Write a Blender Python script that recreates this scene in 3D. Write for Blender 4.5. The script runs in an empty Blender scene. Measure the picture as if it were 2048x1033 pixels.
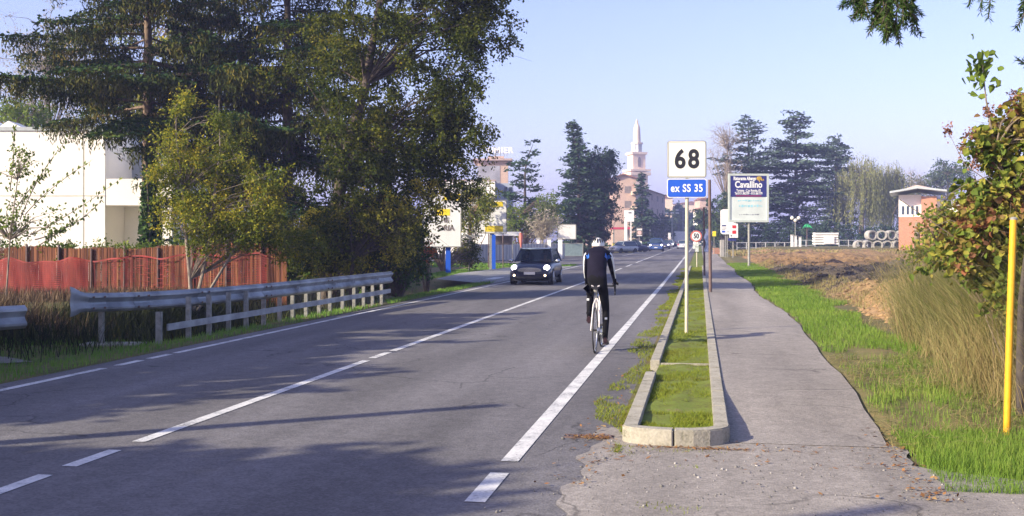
import bpy, bmesh, math, random
import numpy as np
from mathutils import Vector, Matrix, Quaternion
random.seed(7); rng = np.random.default_rng(7)
SC = bpy.context.scene
COL = SC.collection
F, HX, HY, CAMH = 2100.0, 1024.0, 483.0, 1.65      # focal (photo px), horizon row, eye height
A = math.radians(10.15); CA, SA = math.cos(A), math.sin(A)
# ---- camera
cam = bpy.data.cameras.new('camera'); camo = bpy.data.objects.new('camera', cam); COL.objects.link(camo)
camo.location = (0, 0, CAMH); camo.rotation_euler = (math.radians(90), 0, 0)
cam.sensor_width = 36; cam.lens = F/2048*36; cam.shift_y = -(516.5-HY)/2048
cam.clip_start = .1; cam.clip_end = 6000
SC.camera = camo
# ---- sky and sun
SUN_EL, SUN_AZ = math.radians(25), math.radians(244)
w = bpy.data.worlds.new("World"); SC.world = w; w.use_nodes = True
nt = w.node_tree; sky = nt.nodes.new('ShaderNodeTexSky'); sky.sky_type = 'NISHITA'; sky.sun_disc = False
sky.sun_elevation = SUN_EL; sky.sun_rotation = SUN_AZ; sky.altitude = 100
sky.air_density = 1.0; sky.dust_density = 1.5; sky.ozone_density = 4
bg = nt.nodes['Background']; tn = nt.nodes.new('ShaderNodeMix'); tn.data_type = 'RGBA'; tn.blend_type = 'MULTIPLY'; tn.inputs[0].default_value = 1; tn.inputs[7].default_value = (1.19, .895, .93, 1)
nt.links.new(sky.outputs[0], tn.inputs[6]); nt.links.new(tn.outputs[2], bg.inputs[0]); bg.inputs[1].default_value = 0.15
sl = bpy.data.lights.new('sun', 'SUN'); sl.energy = 5.0; sl.angle = math.radians(.5); sl.color = (1, .89, .66)
so = bpy.data.objects.new('sun', sl); COL.objects.link(so)
SDIR = Vector((-math.sin(SUN_AZ)*math.cos(SUN_EL), -math.cos(SUN_AZ)*math.cos(SUN_EL), -math.sin(SUN_EL)))
so.rotation_euler = SDIR.to_track_quat('-Z', 'Y').to_euler(); so.location = (-20, -10, 20)
SC.view_settings.view_transform = 'Standard'; SC.view_settings.look = 'None'
SC.view_settings.gamma = 1; SC.view_settings.exposure = 1.06
HAZE_COL = (.42, .485, .94, 1); HAZE_D = .00095
SC.render.engine = 'CYCLES'
SC.cycles.use_adaptive_sampling = True; SC.cycles.max_bounces = 6; SC.cycles.transparent_max_bounces = 12
SC.cycles.volume_bounces = 0; SC.cycles.use_denoising = True

# ---- helpers
OFF = {}
def ts(t, s): return (t*CA + s*SA, -t*SA + s*CA)             # road frame -> world
def xy_ts(x, y): return (x*CA - y*SA, x*SA + y*CA)
def g(s): return .003*10*math.log1p(math.exp(min(30, (s-45)/10))) + (.003*max(0, s-75) if s > 75 and s <= 0 else 0) if s < 345 else .9
def gn(s): s = np.minimum(s, 345); return .03*np.log1p(np.exp(np.clip((s-45)/10, -30, 60)))
def ss(x, a, b):
    u = np.clip((x-a)/(b-a), 0, 1); return u*u*(3-2*u)
def hn(t, s):
    z = gn(s)
    z = z + np.where((t > -8.0) & (t < 1.45), -.06, 0) - .015*(t >= 1.45)*(t < 2.2) - .035*(t >= 1.45)*(1-ss(s, 6.6, 8.6))
    z = z - .95*ss(-t, 8.9, 10.6)*(1-ss(-t, 11.5, 14))*ss(s, 16.6, 18.2)*(1-ss(s, 42, 48))
    z = z - .10*ss(-t, 8.0, 9.5) + .10*ss(s, 8.9, 11.5)*ss(t, .24, .26)*(1-ss(t, 3.5, 6))
    z = z + ss(t, 4, 8)*.0035*np.maximum(0, np.minimum(s, 160)-28)
    return z
def pz(s): return .10*ss(s, 8.9, 11.5)
def H(x, y):
    t, s = xy_ts(x, y); return float(hn(np.array(t), np.array(s)))
def PX(px, Z): return (px-HX)/F*Z
def PZ(py, Z): return CAMH + (HY-py)/F*Z
def tag(o, label=None, cat=None, group=None, kind=None):
    if label: o['label'] = label
    if cat: o['category'] = cat
    if group: o['group'] = group
    if kind: o['kind'] = kind
    return o
def empty(name, loc, label, cat, group=None, rz=0):
    o = bpy.data.objects.new(name, None); COL.objects.link(o); o.location = loc; o.rotation_euler = (0, 0, rz)
    o.empty_display_size = .2
    OFF[o.name] = Vector(loc) if rz == 0 else Vector((0, 0, 0))
    return tag(o, label, cat, group)
def link(name, me, mats, parent=None, smooth=False):
    o = bpy.data.objects.new(name, me); COL.objects.link(o)
    if not isinstance(mats, (list, tuple)): mats = [mats]
    for m in mats: me.materials.append(m)
    if smooth: me.polygons.foreach_set('use_smooth', [True]*len(me.polygons))
    if parent is not None:
        o.parent = parent; OFF[o.name] = OFF.get(parent.name, Vector((0, 0, 0)))
    return o
def copy_tree(o, parent=None):
    c = o.copy(); COL.objects.link(c)
    if parent is not None: c.parent = parent
    for ch in [q for q in COL.objects if q.parent == o]: copy_tree(ch, c)
    return c
class MB:
    def __init__(s): s.v = []; s.f = []; s.mi = []
    def add(s, vs, fs, mi=0):
        n = len(s.v); s.v += [tuple(v) for v in vs]
        for f in fs: s.f.append([n+i for i in f]); s.mi.append(mi)
        return s
    def box(s, c, sz, rz=0, mi=0, rx=0, taper=1):
        R = Matrix.Rotation(rz, 3, 'Z') @ Matrix.Rotation(rx, 3, 'X'); c = Vector(c)
        vs = []
        for k in (-1, 1):
            q = taper if k == 1 else 1
            for a, b in ((-1, -1), (1, -1), (1, 1), (-1, 1)):
                vs.append(c + R @ Vector((a*sz[0]/2*q, b*sz[1]/2*q, k*sz[2]/2)))
        return s.add(vs, [(3, 2, 1, 0), (4, 5, 6, 7), (0, 1, 5, 4), (1, 2, 6, 5), (2, 3, 7, 6), (3, 0, 4, 7)], mi)
    def tube(s, pts, rad, n=8, mi=0, cap=True):
        pts = [Vector(p) for p in pts]
        if not isinstance(rad, (list, tuple)): rad = [rad]*len(pts)
        rings = []; prev = None
        for i, p in enumerate(pts):
            d = (pts[min(i+1, len(pts)-1)] - pts[max(i-1, 0)])
            if d.length < 1e-9: d = Vector((0, 0, 1))
            d.normalize()
            if prev is None:
                a = Vector((0, 0, 1)) if abs(d.z) < .9 else Vector((1, 0, 0))
                u = d.cross(a).normalized()
            else:
                u = (prev - d*prev.dot(d)); u = u.normalized() if u.length > 1e-6 else d.orthogonal().normalized()
            prev = u; v = d.cross(u)
            rings.append([p + (u*math.cos(2*math.pi*k/n) + v*math.sin(2*math.pi*k/n))*rad[i] for k in range(n)])
        vs = [q for r in rings for q in r]; fs = []
        for i in range(len(rings)-1):
            for k in range(n):
                fs.append((i*n+k, i*n+(k+1) % n, (i+1)*n+(k+1) % n, (i+1)*n+k))
        if cap:
            fs.append(tuple(range(n))[::-1]); fs.append(tuple((len(rings)-1)*n+k for k in range(n)))
        return s.add(vs, fs, mi)
    def loft(s, rings, mi=0, cap=True, close=True):
        n = len(rings[0]); vs = [q for r in rings for q in r]; fs = []
        for i in range(len(rings)-1):
            for k in range(n if close else n-1):
                fs.append((i*n+k, i*n+(k+1) % n, (i+1)*n+(k+1) % n, (i+1)*n+k))
        if cap:
            fs.append(tuple(range(n))[::-1]); fs.append(tuple((len(rings)-1)*n+k for k in range(n)))
        return s.add(vs, fs, mi)
    def ball(s, c, r, n=10, m=7, mi=0):
        if not isinstance(r, (list, tuple)): r = (r, r, r)
        rings = []
        for j in range(1, m):
            th = math.pi*j/m
            rings.append([(c[0]+r[0]*math.sin(th)*math.cos(2*math.pi*k/n), c[1]+r[1]*math.sin(th)*math.sin(2*math.pi*k/n), c[2]-r[2]*math.cos(th)) for k in range(n)])
        return s.loft(rings, mi)
    def lathe(s, c, prof, n=16, mi=0):
        return s.loft([[(c[0]+r*math.cos(2*math.pi*k/n), c[1]+r*math.sin(2*math.pi*k/n), c[2]+z) for k in range(n)] for r, z in prof], mi)
    def prism(s, poly, y0, y1, mi=0):                        # poly in (x,z), extruded along y
        n = len(poly)
        vs = [(x, y0, z) for x, z in poly] + [(x, y1, z) for x, z in poly]
        fs = [tuple(range(n)), tuple(range(n, 2*n))[::-1]] + [((k+1) % n, k, k+n, (k+1) % n+n) for k in range(n)]
        return s.add(vs, fs, mi)
    def ring(s, c, R, r, n=24, m=8, axis='x', mi=0):
        vs = []; fs = []
        for i in range(n):
            a = 2*math.pi*i/n
            for j in range(m):
                b = 2*math.pi*j/m; q = R + r*math.cos(b); h = r*math.sin(b)
                if axis == 'x': vs.append((c[0]+h, c[1]+q*math.cos(a), c[2]+q*math.sin(a)))
                elif axis == 'y': vs.append((c[0]+q*math.cos(a), c[1]+h, c[2]+q*math.sin(a)))
                else: vs.append((c[0]+q*math.cos(a), c[1]+q*math.sin(a), c[2]+h))
        for i in range(n):
            for j in range(m):
                fs.append((i*m+j, i*m+(j+1) % m, ((i+1) % n)*m+(j+1) % m, ((i+1) % n)*m+j))
        return s.add(vs, fs, mi)
    def build(s, name, mats, parent=None, smooth=False, off=None, bevel=0):
        me = bpy.data.meshes.new(name)
        o = off if off is not None else (OFF.get(parent.name, Vector((0, 0, 0))) if parent is not None else Vector((0, 0, 0)))
        me.from_pydata([(v[0]-o[0], v[1]-o[1], v[2]-o[2]) for v in s.v], [], s.f)
        if any(s.mi): me.polygons.foreach_set('material_index', s.mi)
        bm = bmesh.new(); bm.from_mesh(me); bmesh.ops.recalc_face_normals(bm, faces=bm.faces)
        if bevel: bmesh.ops.bevel(bm, geom=[e for e in bm.edges if e.is_manifold and e.calc_face_angle(0) > .6], offset=bevel, segments=2, affect='EDGES')
        bm.to_mesh(me); bm.free()
        ob = link(name, me, mats, parent, smooth)
        if parent is None and off is not None: ob.location = off
        if smooth: me.set_sharp_from_angle(angle=math.radians(40))
        return ob
def npmesh(name, V, Fc, mats, parent=None, smooth=False, sub=True):
    """V (n,3); Fc (m,k)"""
    me = bpy.data.meshes.new(name); V = np.asarray(V, dtype=np.float32); Fc = np.asarray(Fc, dtype=np.int32)
    if parent is not None and sub: V = V - np.array(OFF.get(parent.name, Vector((0, 0, 0))), dtype=np.float32)
    m, k = Fc.shape
    me.vertices.add(len(V)); me.vertices.foreach_set('co', V.ravel())
    me.loops.add(m*k); me.loops.foreach_set('vertex_index', Fc.ravel())
    me.polygons.add(m); me.polygons.foreach_set('loop_start', np.arange(0, m*k, k, dtype=np.int32))
    me.polygons.foreach_set('loop_total', np.full(m, k, dtype=np.int32))
    me.update(calc_edges=True)
    if smooth: me.polygons.foreach_set('use_smooth', np.ones(m, dtype=bool))
    return link(name, me, mats, parent)
def unit(v): return v/np.maximum(1e-9, np.linalg.norm(v, axis=1, keepdims=True))
def leaves(name, C, D, N, L, W, mats, parent=None):
    C = np.asarray(C); D = unit(np.asarray(D)); S = unit(np.cross(D, N)); L = np.asarray(L).reshape(-1, 1)*np.ones((len(C), 1)); W = np.asarray(W).reshape(-1, 1)*np.ones((len(C), 1))
    V = np.stack([C-D*L/2, C+S*W/2, C+D*L/2, C-S*W/2], 1).reshape(-1, 3)
    return npmesh(name, V, np.arange(len(V)).reshape(-1, 4), mats, parent)
def bigleaves(name, C, D, N, L, W, mats, parent=None):
    C = np.asarray(C); n = len(C); D = unit(np.asarray(D)); S = unit(np.cross(D, N)); U = np.cross(S, D); L = np.asarray(L).reshape(-1, 1)*np.ones((n, 1)); W = np.asarray(W).reshape(-1, 1)*np.ones((n, 1))
    f = rng.uniform(.05, .45, (n, 1)); c = rng.uniform(-.35, .1, (n, 1)); B0, T0 = C-D*L/2, C+D*L/2+U*c*L*.6
    a, b = C-D*L*.22, C+D*L*.15+U*c*L*.15
    V = np.stack([B0, a+S*W*.5+U*W*f, b+S*W*.42+U*W*f*.8, T0, b-S*W*.42+U*W*f*.8, a-S*W*.5+U*W*f], 1).reshape(-1, 3)
    Q = np.array([(0, 1, 2, 3), (0, 3, 4, 5)])[None]+6*np.arange(n)[:, None, None]
    return npmesh(name, V, Q.reshape(-1, 4), mats, parent)
def rdir(n): return unit(rng.normal(size=(n, 3)))
def blades(name, X, Y, Zb, h, wd, lean, mats, parent=None):
    n = len(X); a = rng.uniform(0, 2*np.pi, n); b = rng.uniform(0, 2*np.pi, n)
    wx = np.cos(a)*wd/2; wy = np.sin(a)*wd/2; lx = np.cos(b)*lean; ly = np.sin(b)*lean
    z = np.zeros(n)
    V = np.stack([np.stack([X-wx, Y-wy, Zb], 1), np.stack([X+wx, Y+wy, Zb], 1),
                  np.stack([X+wx*.7+lx*.35, Y+wy*.7+ly*.35, Zb+h*.6], 1), np.stack([X-wx*.7+lx*.35, Y-wy*.7+ly*.35, Zb+h*.6], 1), np.stack([X+lx, Y+ly, Zb+h], 1),
                  ], 1).reshape(-1, 3)
    T = np.array([(0, 1, 2), (0, 2, 3), (3, 2, 4)])[None]+5*np.arange(n)[:, None, None]
    return npmesh(name, V, T.reshape(-1, 3), mats, parent)

# ---- materials
def nodes(name):
    m = bpy.data.materials.new(name); m.use_nodes = True; t = m.node_tree
    return m, t, t.nodes['Principled BSDF'], t.nodes.new, t.links.new
def M(name, col, rough=.75, var=.18, scale=4.0, bump=0.0, metal=0.0, detail=5, emit=0, coord='Object', spec=.4, coat=0):
    m, t, p, N, L = nodes(name)
    tc = N('ShaderNodeTexCoord'); nz = N('ShaderNodeTexNoise'); nz.inputs['Scale'].default_value = scale; nz.inputs['Detail'].default_value = detail
    L(tc.outputs[coord], nz.inputs['Vector'])
    cr = N('ShaderNodeValToRGB'); e = cr.color_ramp.elements
    e[0].position = .3; e[1].position = .7
    e[0].color = (*[c*(1-var) for c in col], 1); e[1].color = (*[min(1, c*(1+var)) for c in col], 1)
    L(nz.outputs[0], cr.inputs[0]); L(cr.outputs[0], p.inputs['Base Color'])
    p.inputs['Roughness'].default_value = rough; p.inputs['Metallic'].default_value = metal
    p.inputs['Specular IOR Level'].default_value = spec
    if coat: p.inputs['Coat Weight'].default_value = coat
    if bump:
        b = N('ShaderNodeBump'); b.inputs['Strength'].default_value = bump; b.inputs['Distance'].default_value = .02
        L(nz.outputs[0], b.inputs['Height']); L(b.outputs[0], p.inputs['Normal'])
    if emit:
        p.inputs['Emission Color'].default_value = (*col, 1); p.inputs['Emission Strength'].default_value = emit
    return m
def leafM(name, cols, trans=.25, rough=.6, patch=0.0):
    m, t, p, N, L = nodes(name)
    gi = N('ShaderNodeNewGeometry'); cr = N('ShaderNodeValToRGB'); e = cr.color_ramp
    for i, (pos, c) in enumerate(cols):
        el = e.elements[i] if i < 2 else e.elements.new(pos)
        el.position = pos; el.color = (*c, 1)
    src = gi.outputs['Random Per Island']
    if patch:
        tc = N('ShaderNodeTexCoord'); nz = N('ShaderNodeTexNoise'); nz.inputs['Scale'].default_value = patch; nz.inputs['Detail'].default_value = 3
        L(tc.outputs['Object'], nz.inputs['Vector'])
        mr = N('ShaderNodeMapRange'); mr.inputs[1].default_value = .3; mr.inputs[2].default_value = .7; L(nz.outputs[0], mr.inputs[0])
        mx = N('ShaderNodeMix'); mx.data_type = 'FLOAT'; mx.inputs[0].default_value = .5; L(src, mx.inputs[2]); L(mr.outputs[0], mx.inputs[3]); src = mx.outputs[0]
    L(src, cr.inputs[0]); L(cr.outputs[0], p.inputs['Base Color']); p.inputs['Roughness'].default_value = rough
    p.inputs['Specular IOR Level'].default_value = .06
    tr = N('ShaderNodeBsdfTranslucent'); L(cr.outputs[0], tr.inputs[0]); mx = N('ShaderNodeMixShader'); mx.inputs[0].default_value = trans
    L(p.outputs[0], mx.inputs[1]); L(tr.outputs[0], mx.inputs[2]); L(mx.outputs[0], t.nodes['Material Output'].inputs[0])
    return m
def groundM(name, stops, scale=1.5, fine=30, bump=.5, rough=.95, stretch=(1, 1, 1), speck=None):
    """several colours mixed by a coarse and a fine noise"""
    m, t, p, N, L = nodes(name)
    tc = N('ShaderNodeTexCoord'); mp = N('ShaderNodeMapping'); mp.inputs['Scale'].default_value = stretch; L(tc.outputs['Object'], mp.inputs[0])
    a = N('ShaderNodeTexNoise'); a.inputs['Scale'].default_value = scale; a.inputs['Detail'].default_value = 8; a.inputs['Roughness'].default_value = .65
    b = N('ShaderNodeTexNoise'); b.inputs['Scale'].default_value = fine; b.inputs['Detail'].default_value = 4
    L(mp.outputs[0], a.inputs['Vector']); L(mp.outputs[0], b.inputs['Vector'])
    mx = N('ShaderNodeMix'); mx.data_type = 'FLOAT'; mx.inputs[0].default_value = .35; L(a.outputs[0], mx.inputs[2]); L(b.outputs[0], mx.inputs[3])
    cr = N('ShaderNodeValToRGB'); e = cr.color_ramp
    for i, (pos, c) in enumerate(stops):
        el = e.elements[i] if i < 2 else e.elements.new(pos)
        el.position = pos; el.color = (*c, 1)
    L(mx.outputs[0], cr.inputs[0]); out = cr.outputs[0]
    if speck:
        v = N('ShaderNodeTexVoronoi'); v.inputs['Scale'].default_value = speck[0]; L(tc.outputs['Object'], v.inputs['Vector'])
        c2 = N('ShaderNodeValToRGB'); c2.color_ramp.elements[0].position = .0; c2.color_ramp.elements[1].position = speck[1]
        L(v.outputs['Color'], c2.inputs[0])
        mm = N('ShaderNodeMix'); mm.data_type = 'RGBA'; mm.blend_type = 'MULTIPLY'; mm.inputs[0].default_value = speck[2]
        L(out, mm.inputs[6]); L(c2.outputs[0], mm.inputs[7]); out = mm.outputs[2]
    L(out, p.inputs['Base Color']); p.inputs['Roughness'].default_value = rough; p.inputs['Specular IOR Level'].default_value = .25
    bp = N('ShaderNodeBump'); bp.inputs['Strength'].default_value = bump; bp.inputs['Distance'].default_value = .03
    L(mx.outputs[0], bp.inputs['Height']); L(bp.outputs[0], p.inputs['Normal'])
    return m
def asphaltM(name, base, grain, crack=.5, gscale=90, patchvar=.25, tint=(1, 1, 1)):
    m, t, p, N, L = nodes(name)
    tc = N('ShaderNodeTexCoord')
    def noise(sc, det=4, st=None):
        n = N('ShaderNodeTexNoise'); n.inputs['Scale'].default_value = sc; n.inputs['Detail'].default_value = det
        if st:
            mp = N('ShaderNodeMapping'); mp.inputs['Scale'].default_value = st; L(tc.outputs['Object'], mp.inputs[0]); L(mp.outputs[0], n.inputs['Vector'])
        else: L(tc.outputs['Object'], n.inputs['Vector'])
        return n
    big = noise(1.0, 6, (1.1, .12, 1)); fine = N('ShaderNodeTexVoronoi'); fine.inputs['Scale'].default_value = gscale; L(tc.outputs['Object'], fine.inputs['Vector'])
    mid = noise(6, 6)
    def ramp(src, lo, hi, a=.3, b=.7):
        c = N('ShaderNodeMapRange'); c.inputs[1].default_value = a; c.inputs[2].default_value = b; c.inputs[3].default_value = lo; c.inputs[4].default_value = hi; L(src, c.inputs[0]); return c.outputs[0]
    def mul(x, y):
        q = N('ShaderNodeMath'); q.operation = 'MULTIPLY'; L(x, q.inputs[0]); L(y, q.inputs[1]); return q.outputs[0]
    sep = N('ShaderNodeSeparateColor'); L(fine.outputs['Color'], sep.inputs[0])
    v = mul(ramp(big.outputs[0], 1-patchvar, 1+patchvar), ramp(sep.outputs[0], 1-grain, 1+grain, 0, 1))
    v = mul(v, ramp(mid.outputs[0], .88, 1.12))
    if crack:
        dn = noise(1.3, 5); vv = N('ShaderNodeVectorMath'); vv.operation = 'ADD'; L(tc.outputs['Object'], vv.inputs[0]); L(dn.outputs['Color'], vv.inputs[1])
        ck = N('ShaderNodeTexVoronoi'); ck.feature = 'DISTANCE_TO_EDGE'; ck.inputs['Scale'].default_value = .45; L(vv.outputs[0], ck.inputs['Vector'])
        msk = noise(.35, 2)
        r1 = ramp(ck.outputs[0], 1-crack, 1, .0, .011)
        q = N('ShaderNodeMath'); q.operation = 'MAXIMUM'; L(r1, q.inputs[0]); L(ramp(msk.outputs[0], .0, 1, .42, .5), q.inputs[1])
        v = mul(v, q.outputs[0])
    rgb = N('ShaderNodeMix'); rgb.data_type = 'RGBA'; rgb.blend_type = 'MULTIPLY'; rgb.inputs[0].default_value = 1
    rgb.inputs[6].default_value = (*[base*c for c in tint], 1); L(v, rgb.inputs[7])
    L(rgb.outputs[2], p.inputs['Base Color']); p.inputs['Roughness'].default_value = .85; p.inputs['Specular IOR Level'].default_value = .3
    b = N('ShaderNodeBump'); b.inputs['Strength'].default_value = .45; b.inputs['Distance'].default_value = .006
    L(fine.outputs['Distance'], b.inputs['Height']); L(b.outputs[0], p.inputs['Normal'])
    return m
# ================= SETTING =================
m_asph = asphaltM('road asphalt', .130, .22, crack=.5, gscale=55, patchvar=.30, tint=(1.0, .955, 1.01))
m_path = asphaltM('path asphalt', .235, .22, crack=.55, gscale=60, patchvar=.26, tint=(1.06, .96, .87))
m_yard = asphaltM('gravelly asphalt', .205, .42, crack=.3, gscale=70, patchvar=.35, tint=(1.05, .95, .89))
m_paint = groundM('road paint', [(.38, (.20, .20, .21)), (.46, (.50, .50, .50)), (.6, (.70, .69, .67))], scale=3, fine=45, bump=.1, rough=.7)
m_kerb = groundM('kerb concrete', [(.32, (.12, .12, .08)), (.45, (.30, .28, .23)), (.7, (.46, .43, .36))], scale=6, fine=50, bump=.5)
m_dirt = groundM('verge soil', [(.25, (.05, .055, .02)), (.45, (.10, .10, .035)), (.6, (.17, .13, .06)), (.75, (.09, .12, .03))], scale=.9, fine=14, bump=.8)
m_moss = groundM('mossy soil', [(.34, (.07, .055, .03)), (.46, (.13, .15, .025)), (.56, (.15, .20, .028)), (.68, (.20, .16, .08))], scale=3.2, fine=30, bump=.9)

def grid_ts(ts_, ss_, zf):
    T, S = np.meshgrid(ts_, ss_); Z = zf(T, S)
    V = np.stack([T, S, Z], -1).reshape(-1, 3); nt_, ns_ = len(ts_), len(ss_)
    i = np.arange(nt_-1)[None, :] + np.arange(ns_-1)[:, None]*nt_
    Fc = np.stack([i, i+1, i+1+nt_, i+nt_], -1).reshape(-1, 4)
    return V, Fc
def road_obj(name, V, Fc, mat, kind='structure', smooth=True):
    o = npmesh(name, V, Fc, mat, smooth=smooth); o.rotation_euler = (0, 0, -A); 
    if kind: o['kind'] = kind
    return o
tl = np.concatenate([[-1500, -700, -300, -150, -90, -60, -45, -35, -28, -24], np.arange(-20, -8.05, .5), [-8.01, -7.99, -6, -3, 0, 1.44, 1.46, 1.9, 2.19, 2.21, 2.6], np.arange(3, 12, .5), [13, 15, 18, 22, 28, 35, 45, 60, 90, 150, 300, 700, 1500]])
sl_ = np.concatenate([[-60, -30, -15], np.arange(-5, 60, 1.0), np.arange(60, 200, 5), [210, 230, 260, 300, 345, 400, 600, 1000, 1600]])
V, Fc = grid_ts(tl, sl_, lambda T, S: hn(T, S))
V[:, 2] += rng.normal(0, .015, len(V))*(np.abs(V[:, 0]+3) > 6)
road_obj('ground', V, Fc, m_dirt)
sroad = np.concatenate([[-25], np.arange(0, 120, 4), np.arange(120, 700, 20)])
V, Fc = grid_ts([-7.95, -4.5, -.72], sroad, lambda T, S: gn(S))
road_obj('road', V, Fc, m_asph)
# gravelly forecourt in front of the kerbed strip (joins road and path)
def strip(name, poly_l, poly_r, z, mat, kind='structure', lift=lambda s: 0):
    """ribbon between two lists of (t,s) with the same length"""
    V = []; 
    for (a, b), (c, d) in zip(poly_l, poly_r):
        V += [(a, b, float(gn(np.array(b)))+z+float(lift(b))), (c, d, float(gn(np.array(d)))+z+float(lift(d)))]
    n = len(poly_l); Fc = [[2*i, 2*i+1, 2*i+3, 2*i+2] for i in range(n-1)]
    o = npmesh(name, np.array(V), np.array(Fc), mat); o.rotation_euler = (0, 0, -A); o['kind'] = kind; return o
sv = np.concatenate([[-20], np.arange(0, 6, .4), np.arange(6, 9.3, .1)])
def jag(s, a): return a*math.sin(s*5.3)+a*.6*math.sin(s*13.1+1)
def fore_t(s): return np.interp(s, [-20, 5, 6.2, 7.0, 7.7, 8.1, 9.2], [30, 30, 9, 4.2, 2.2, 1.56, 1.52])
fore_r = [(float(fore_t(s))+jag(s, .05), s) for s in sv]
strip('forecourt', [(-.86+jag(s, .05), s) for s in sv], fore_r, .004, m_path)
sv = list(np.arange(8.75, 60, .8)) + list(np.arange(60, 330, 10))
def path_r(s): return 1.74 + .09*math.sin(s*.35) - .38*math.exp(-max(0, s-8)/2.5) + jag(s*.31, .018)
strip('footpath', [(.242, s) for s in sv], [(path_r(s), s) for s in sv], .008, m_path, lift=pz)
# shoulder strip between the road and the kerb
sv = list(np.arange(8.0, 60, .7)) + list(np.arange(60, 330, 10))
strip('shoulder', [(-.73, s) for s in sv], [(-.60, s) for s in sv], .0, m_dirt)
# tarred patches and darker strips lying on the forecourt
m_patch = asphaltM('patch asphalt', .165, .5, crack=.0, gscale=60, patchvar=.2)
# painted lines
def line(name, t0, wd, segs, z=.005):
    V = []; Fc = []
    for a, b in segs:
        n = max(1, int((b-a)/4)); 
        for i in range(n+1):
            s = a+(b-a)*i/n; zz = float(gn(np.array(s)))+z
            k = len(V); V += [(t0-wd/2+jag(s*3, .004), s, zz), (t0+wd/2+jag(s*2+2, .004), s, zz)]
            if i: Fc.append([k-2, k-1, k+1, k])
    o = npmesh(name, np.array(V), np.array(Fc), m_paint); o.rotation_euler = (0, 0, -A); o['kind'] = 'structure'
def sY(Z, t): return (Z + t*SA)/CA
line('road_edge_line', -1.40, .135, [(1, 5.9), (sY(6.63, -1.4), sY(7.46, -1.4)), (sY(7.85, -1.4), 330)])
cs = lambda Z: sY(Z, -4.54)
line('road_centre_line', -4.54, .115, [(cs(4.2), cs(6.0)), (cs(6.2), cs(7.40)), (cs(7.68), cs(8.28)), (cs(8.62), cs(14.5)), (cs(14.78), cs(15.55)), (cs(15.75), 52), (56, 62), (66, 72), (76, 130), (134, 330)])
line('road_side_line', -7.60, .115, [(-5, sY(13.6, -7.6)), (sY(13.9, -7.6), sY(14.5, -7.6)), (sY(14.7, -7.6), sY(15.3, -7.6)), (sY(15.45, -7.6), 95), (105, 330)])
line('side_road_line', -8.9, .5, [(44, 46.5)])
# light lay-by paving left of the road beyond the small car
m_layby = asphaltM('lay-by asphalt', .24, .3, crack=.2)
strip('lay_by', [(-8.4, 40), (-11.2, 44), (-12.0, 52), (-11.5, 62), (-8.2, 66)], [(-7.93, 40), (-7.93, 44), (-7.93, 52), (-7.93, 62), (-7.93, 66)], .004, m_layby)
strip('side_road', [(-40, 95), (-40, 104), (-40, 116)], [(-7.93, 70), (-7.93, 90), (-7.93, 125)], .003, m_asph)
m_grav = groundM('gravel', [(.3, (.10, .10, .09)), (.5, (.20, .19, .17)), (.7, (.30, .28, .25))], scale=6, fine=60, bump=.8)
strip('gravel_track', [(-14, 12.6), (-14, 13.4), (-14, 14.2)], [(-10.2, 12.9), (-9.4, 13.6), (-10.2, 14.1)], -.075, m_grav)
# ---- kerbed strip
def kerb_stone(a, b, w=.125, h=.125, bend=0):
    """stone between two (t,s) points"""
    (t0, s0), (t1, s1) = a, b; g0 = g(s0); d = Vector((t1-t0, s1-s0, 0)); L_ = d.length; d.normalize(); n = Vector((-d.y, d.x, 0))*w/2
    mb = MB(); p0 = Vector((t0, s0, 0))+d*.006; p1 = Vector((t1, s1, 0))-d*.006
    vs = [p0-n, p0+n, p1+n, p1-n]
    V = [Vector((v.x, v.y, g0-.04)) for v in vs] + [Vector((v.x, v.y, g0+h)) for v in vs]
    mb.add(V, [(3, 2, 1, 0), (4, 5, 6, 7), (0, 1, 5, 4), (1, 2, 6, 5), (2, 3, 7, 6), (3, 0, 4, 7)])
    return mb
kroot = bpy.data.objects.new('kerb', None); COL.objects.link(kroot); kroot.rotation_euler = (0, 0, -A)
tag(kroot, 'low concrete kerb border round the mossy strip between road and footpath', 'kerb'); OFF[kroot.name] = Vector((0, 0, 0))
KS = []
s = 8.75
k0 = sY(8.72, -.56)
# left side: stones 1 m, gap, then on
s = k0
while s < 12.3: KS.append(((-.565, s), (-.565, min(s+1.0, 12.4)))); s += 1.0
s = 13.55
while s < 62: KS.append(((-.565, s), (-.565, s+1.0 if s < 40 else s+4))); s += 1.0 if s < 40 else 4
s = k0+.16
while s < 62: KS.append(((.175, s), (.175, s+1.0 if s < 40 else s+4))); s += 1.0 if s < 40 else 4
KS.append(((-.50, 13.5), (.12, 13.52)))
for a, b in KS: 
    hh = .125 if b[1]-a[1] > .3 else .10
    kerb_stone(a, b, h=hh, w=.125 if b[1]-a[1] > .3 else .05).build('kerb_stone', m_kerb, kroot, bevel=.008)
# curved front stones
def arc_stone(pts, w=.13, h=.135):
    ring = []
    mb = MB(); rr = []
    for i, p in enumerate(pts):
        d = Vector(pts[min(i+1, len(pts)-1)])-Vector(pts[max(i-1, 0)]); d.normalize(); n = Vector((-d.y, d.x))*w
        p = Vector(p); q = p+n
        rr.append([(p.x, p.y, -.05), (q.x, q.y, -.05), (q.x, q.y, h), (p.x, p.y, h)])
    mb.loft(rr); return mb
fr = [(-.635, k0-.02), (-.62, k0-.10), (-.55, k0-.17), (-.42, k0-.215), (-.28, k0-.235), (-.215, k0-.24)]
fr2 = [(-.20, k0-.24), (-.05, k0-.225), (.08, k0-.175), (.18, k0-.09), (.235, k0+.02), (.245, k0+.15)]
arc_stone(fr).build('kerb_stone', m_kerb, kroot, bevel=.01); arc_stone(fr2).build('kerb_stone', m_kerb, kroot, bevel=.01)
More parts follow.
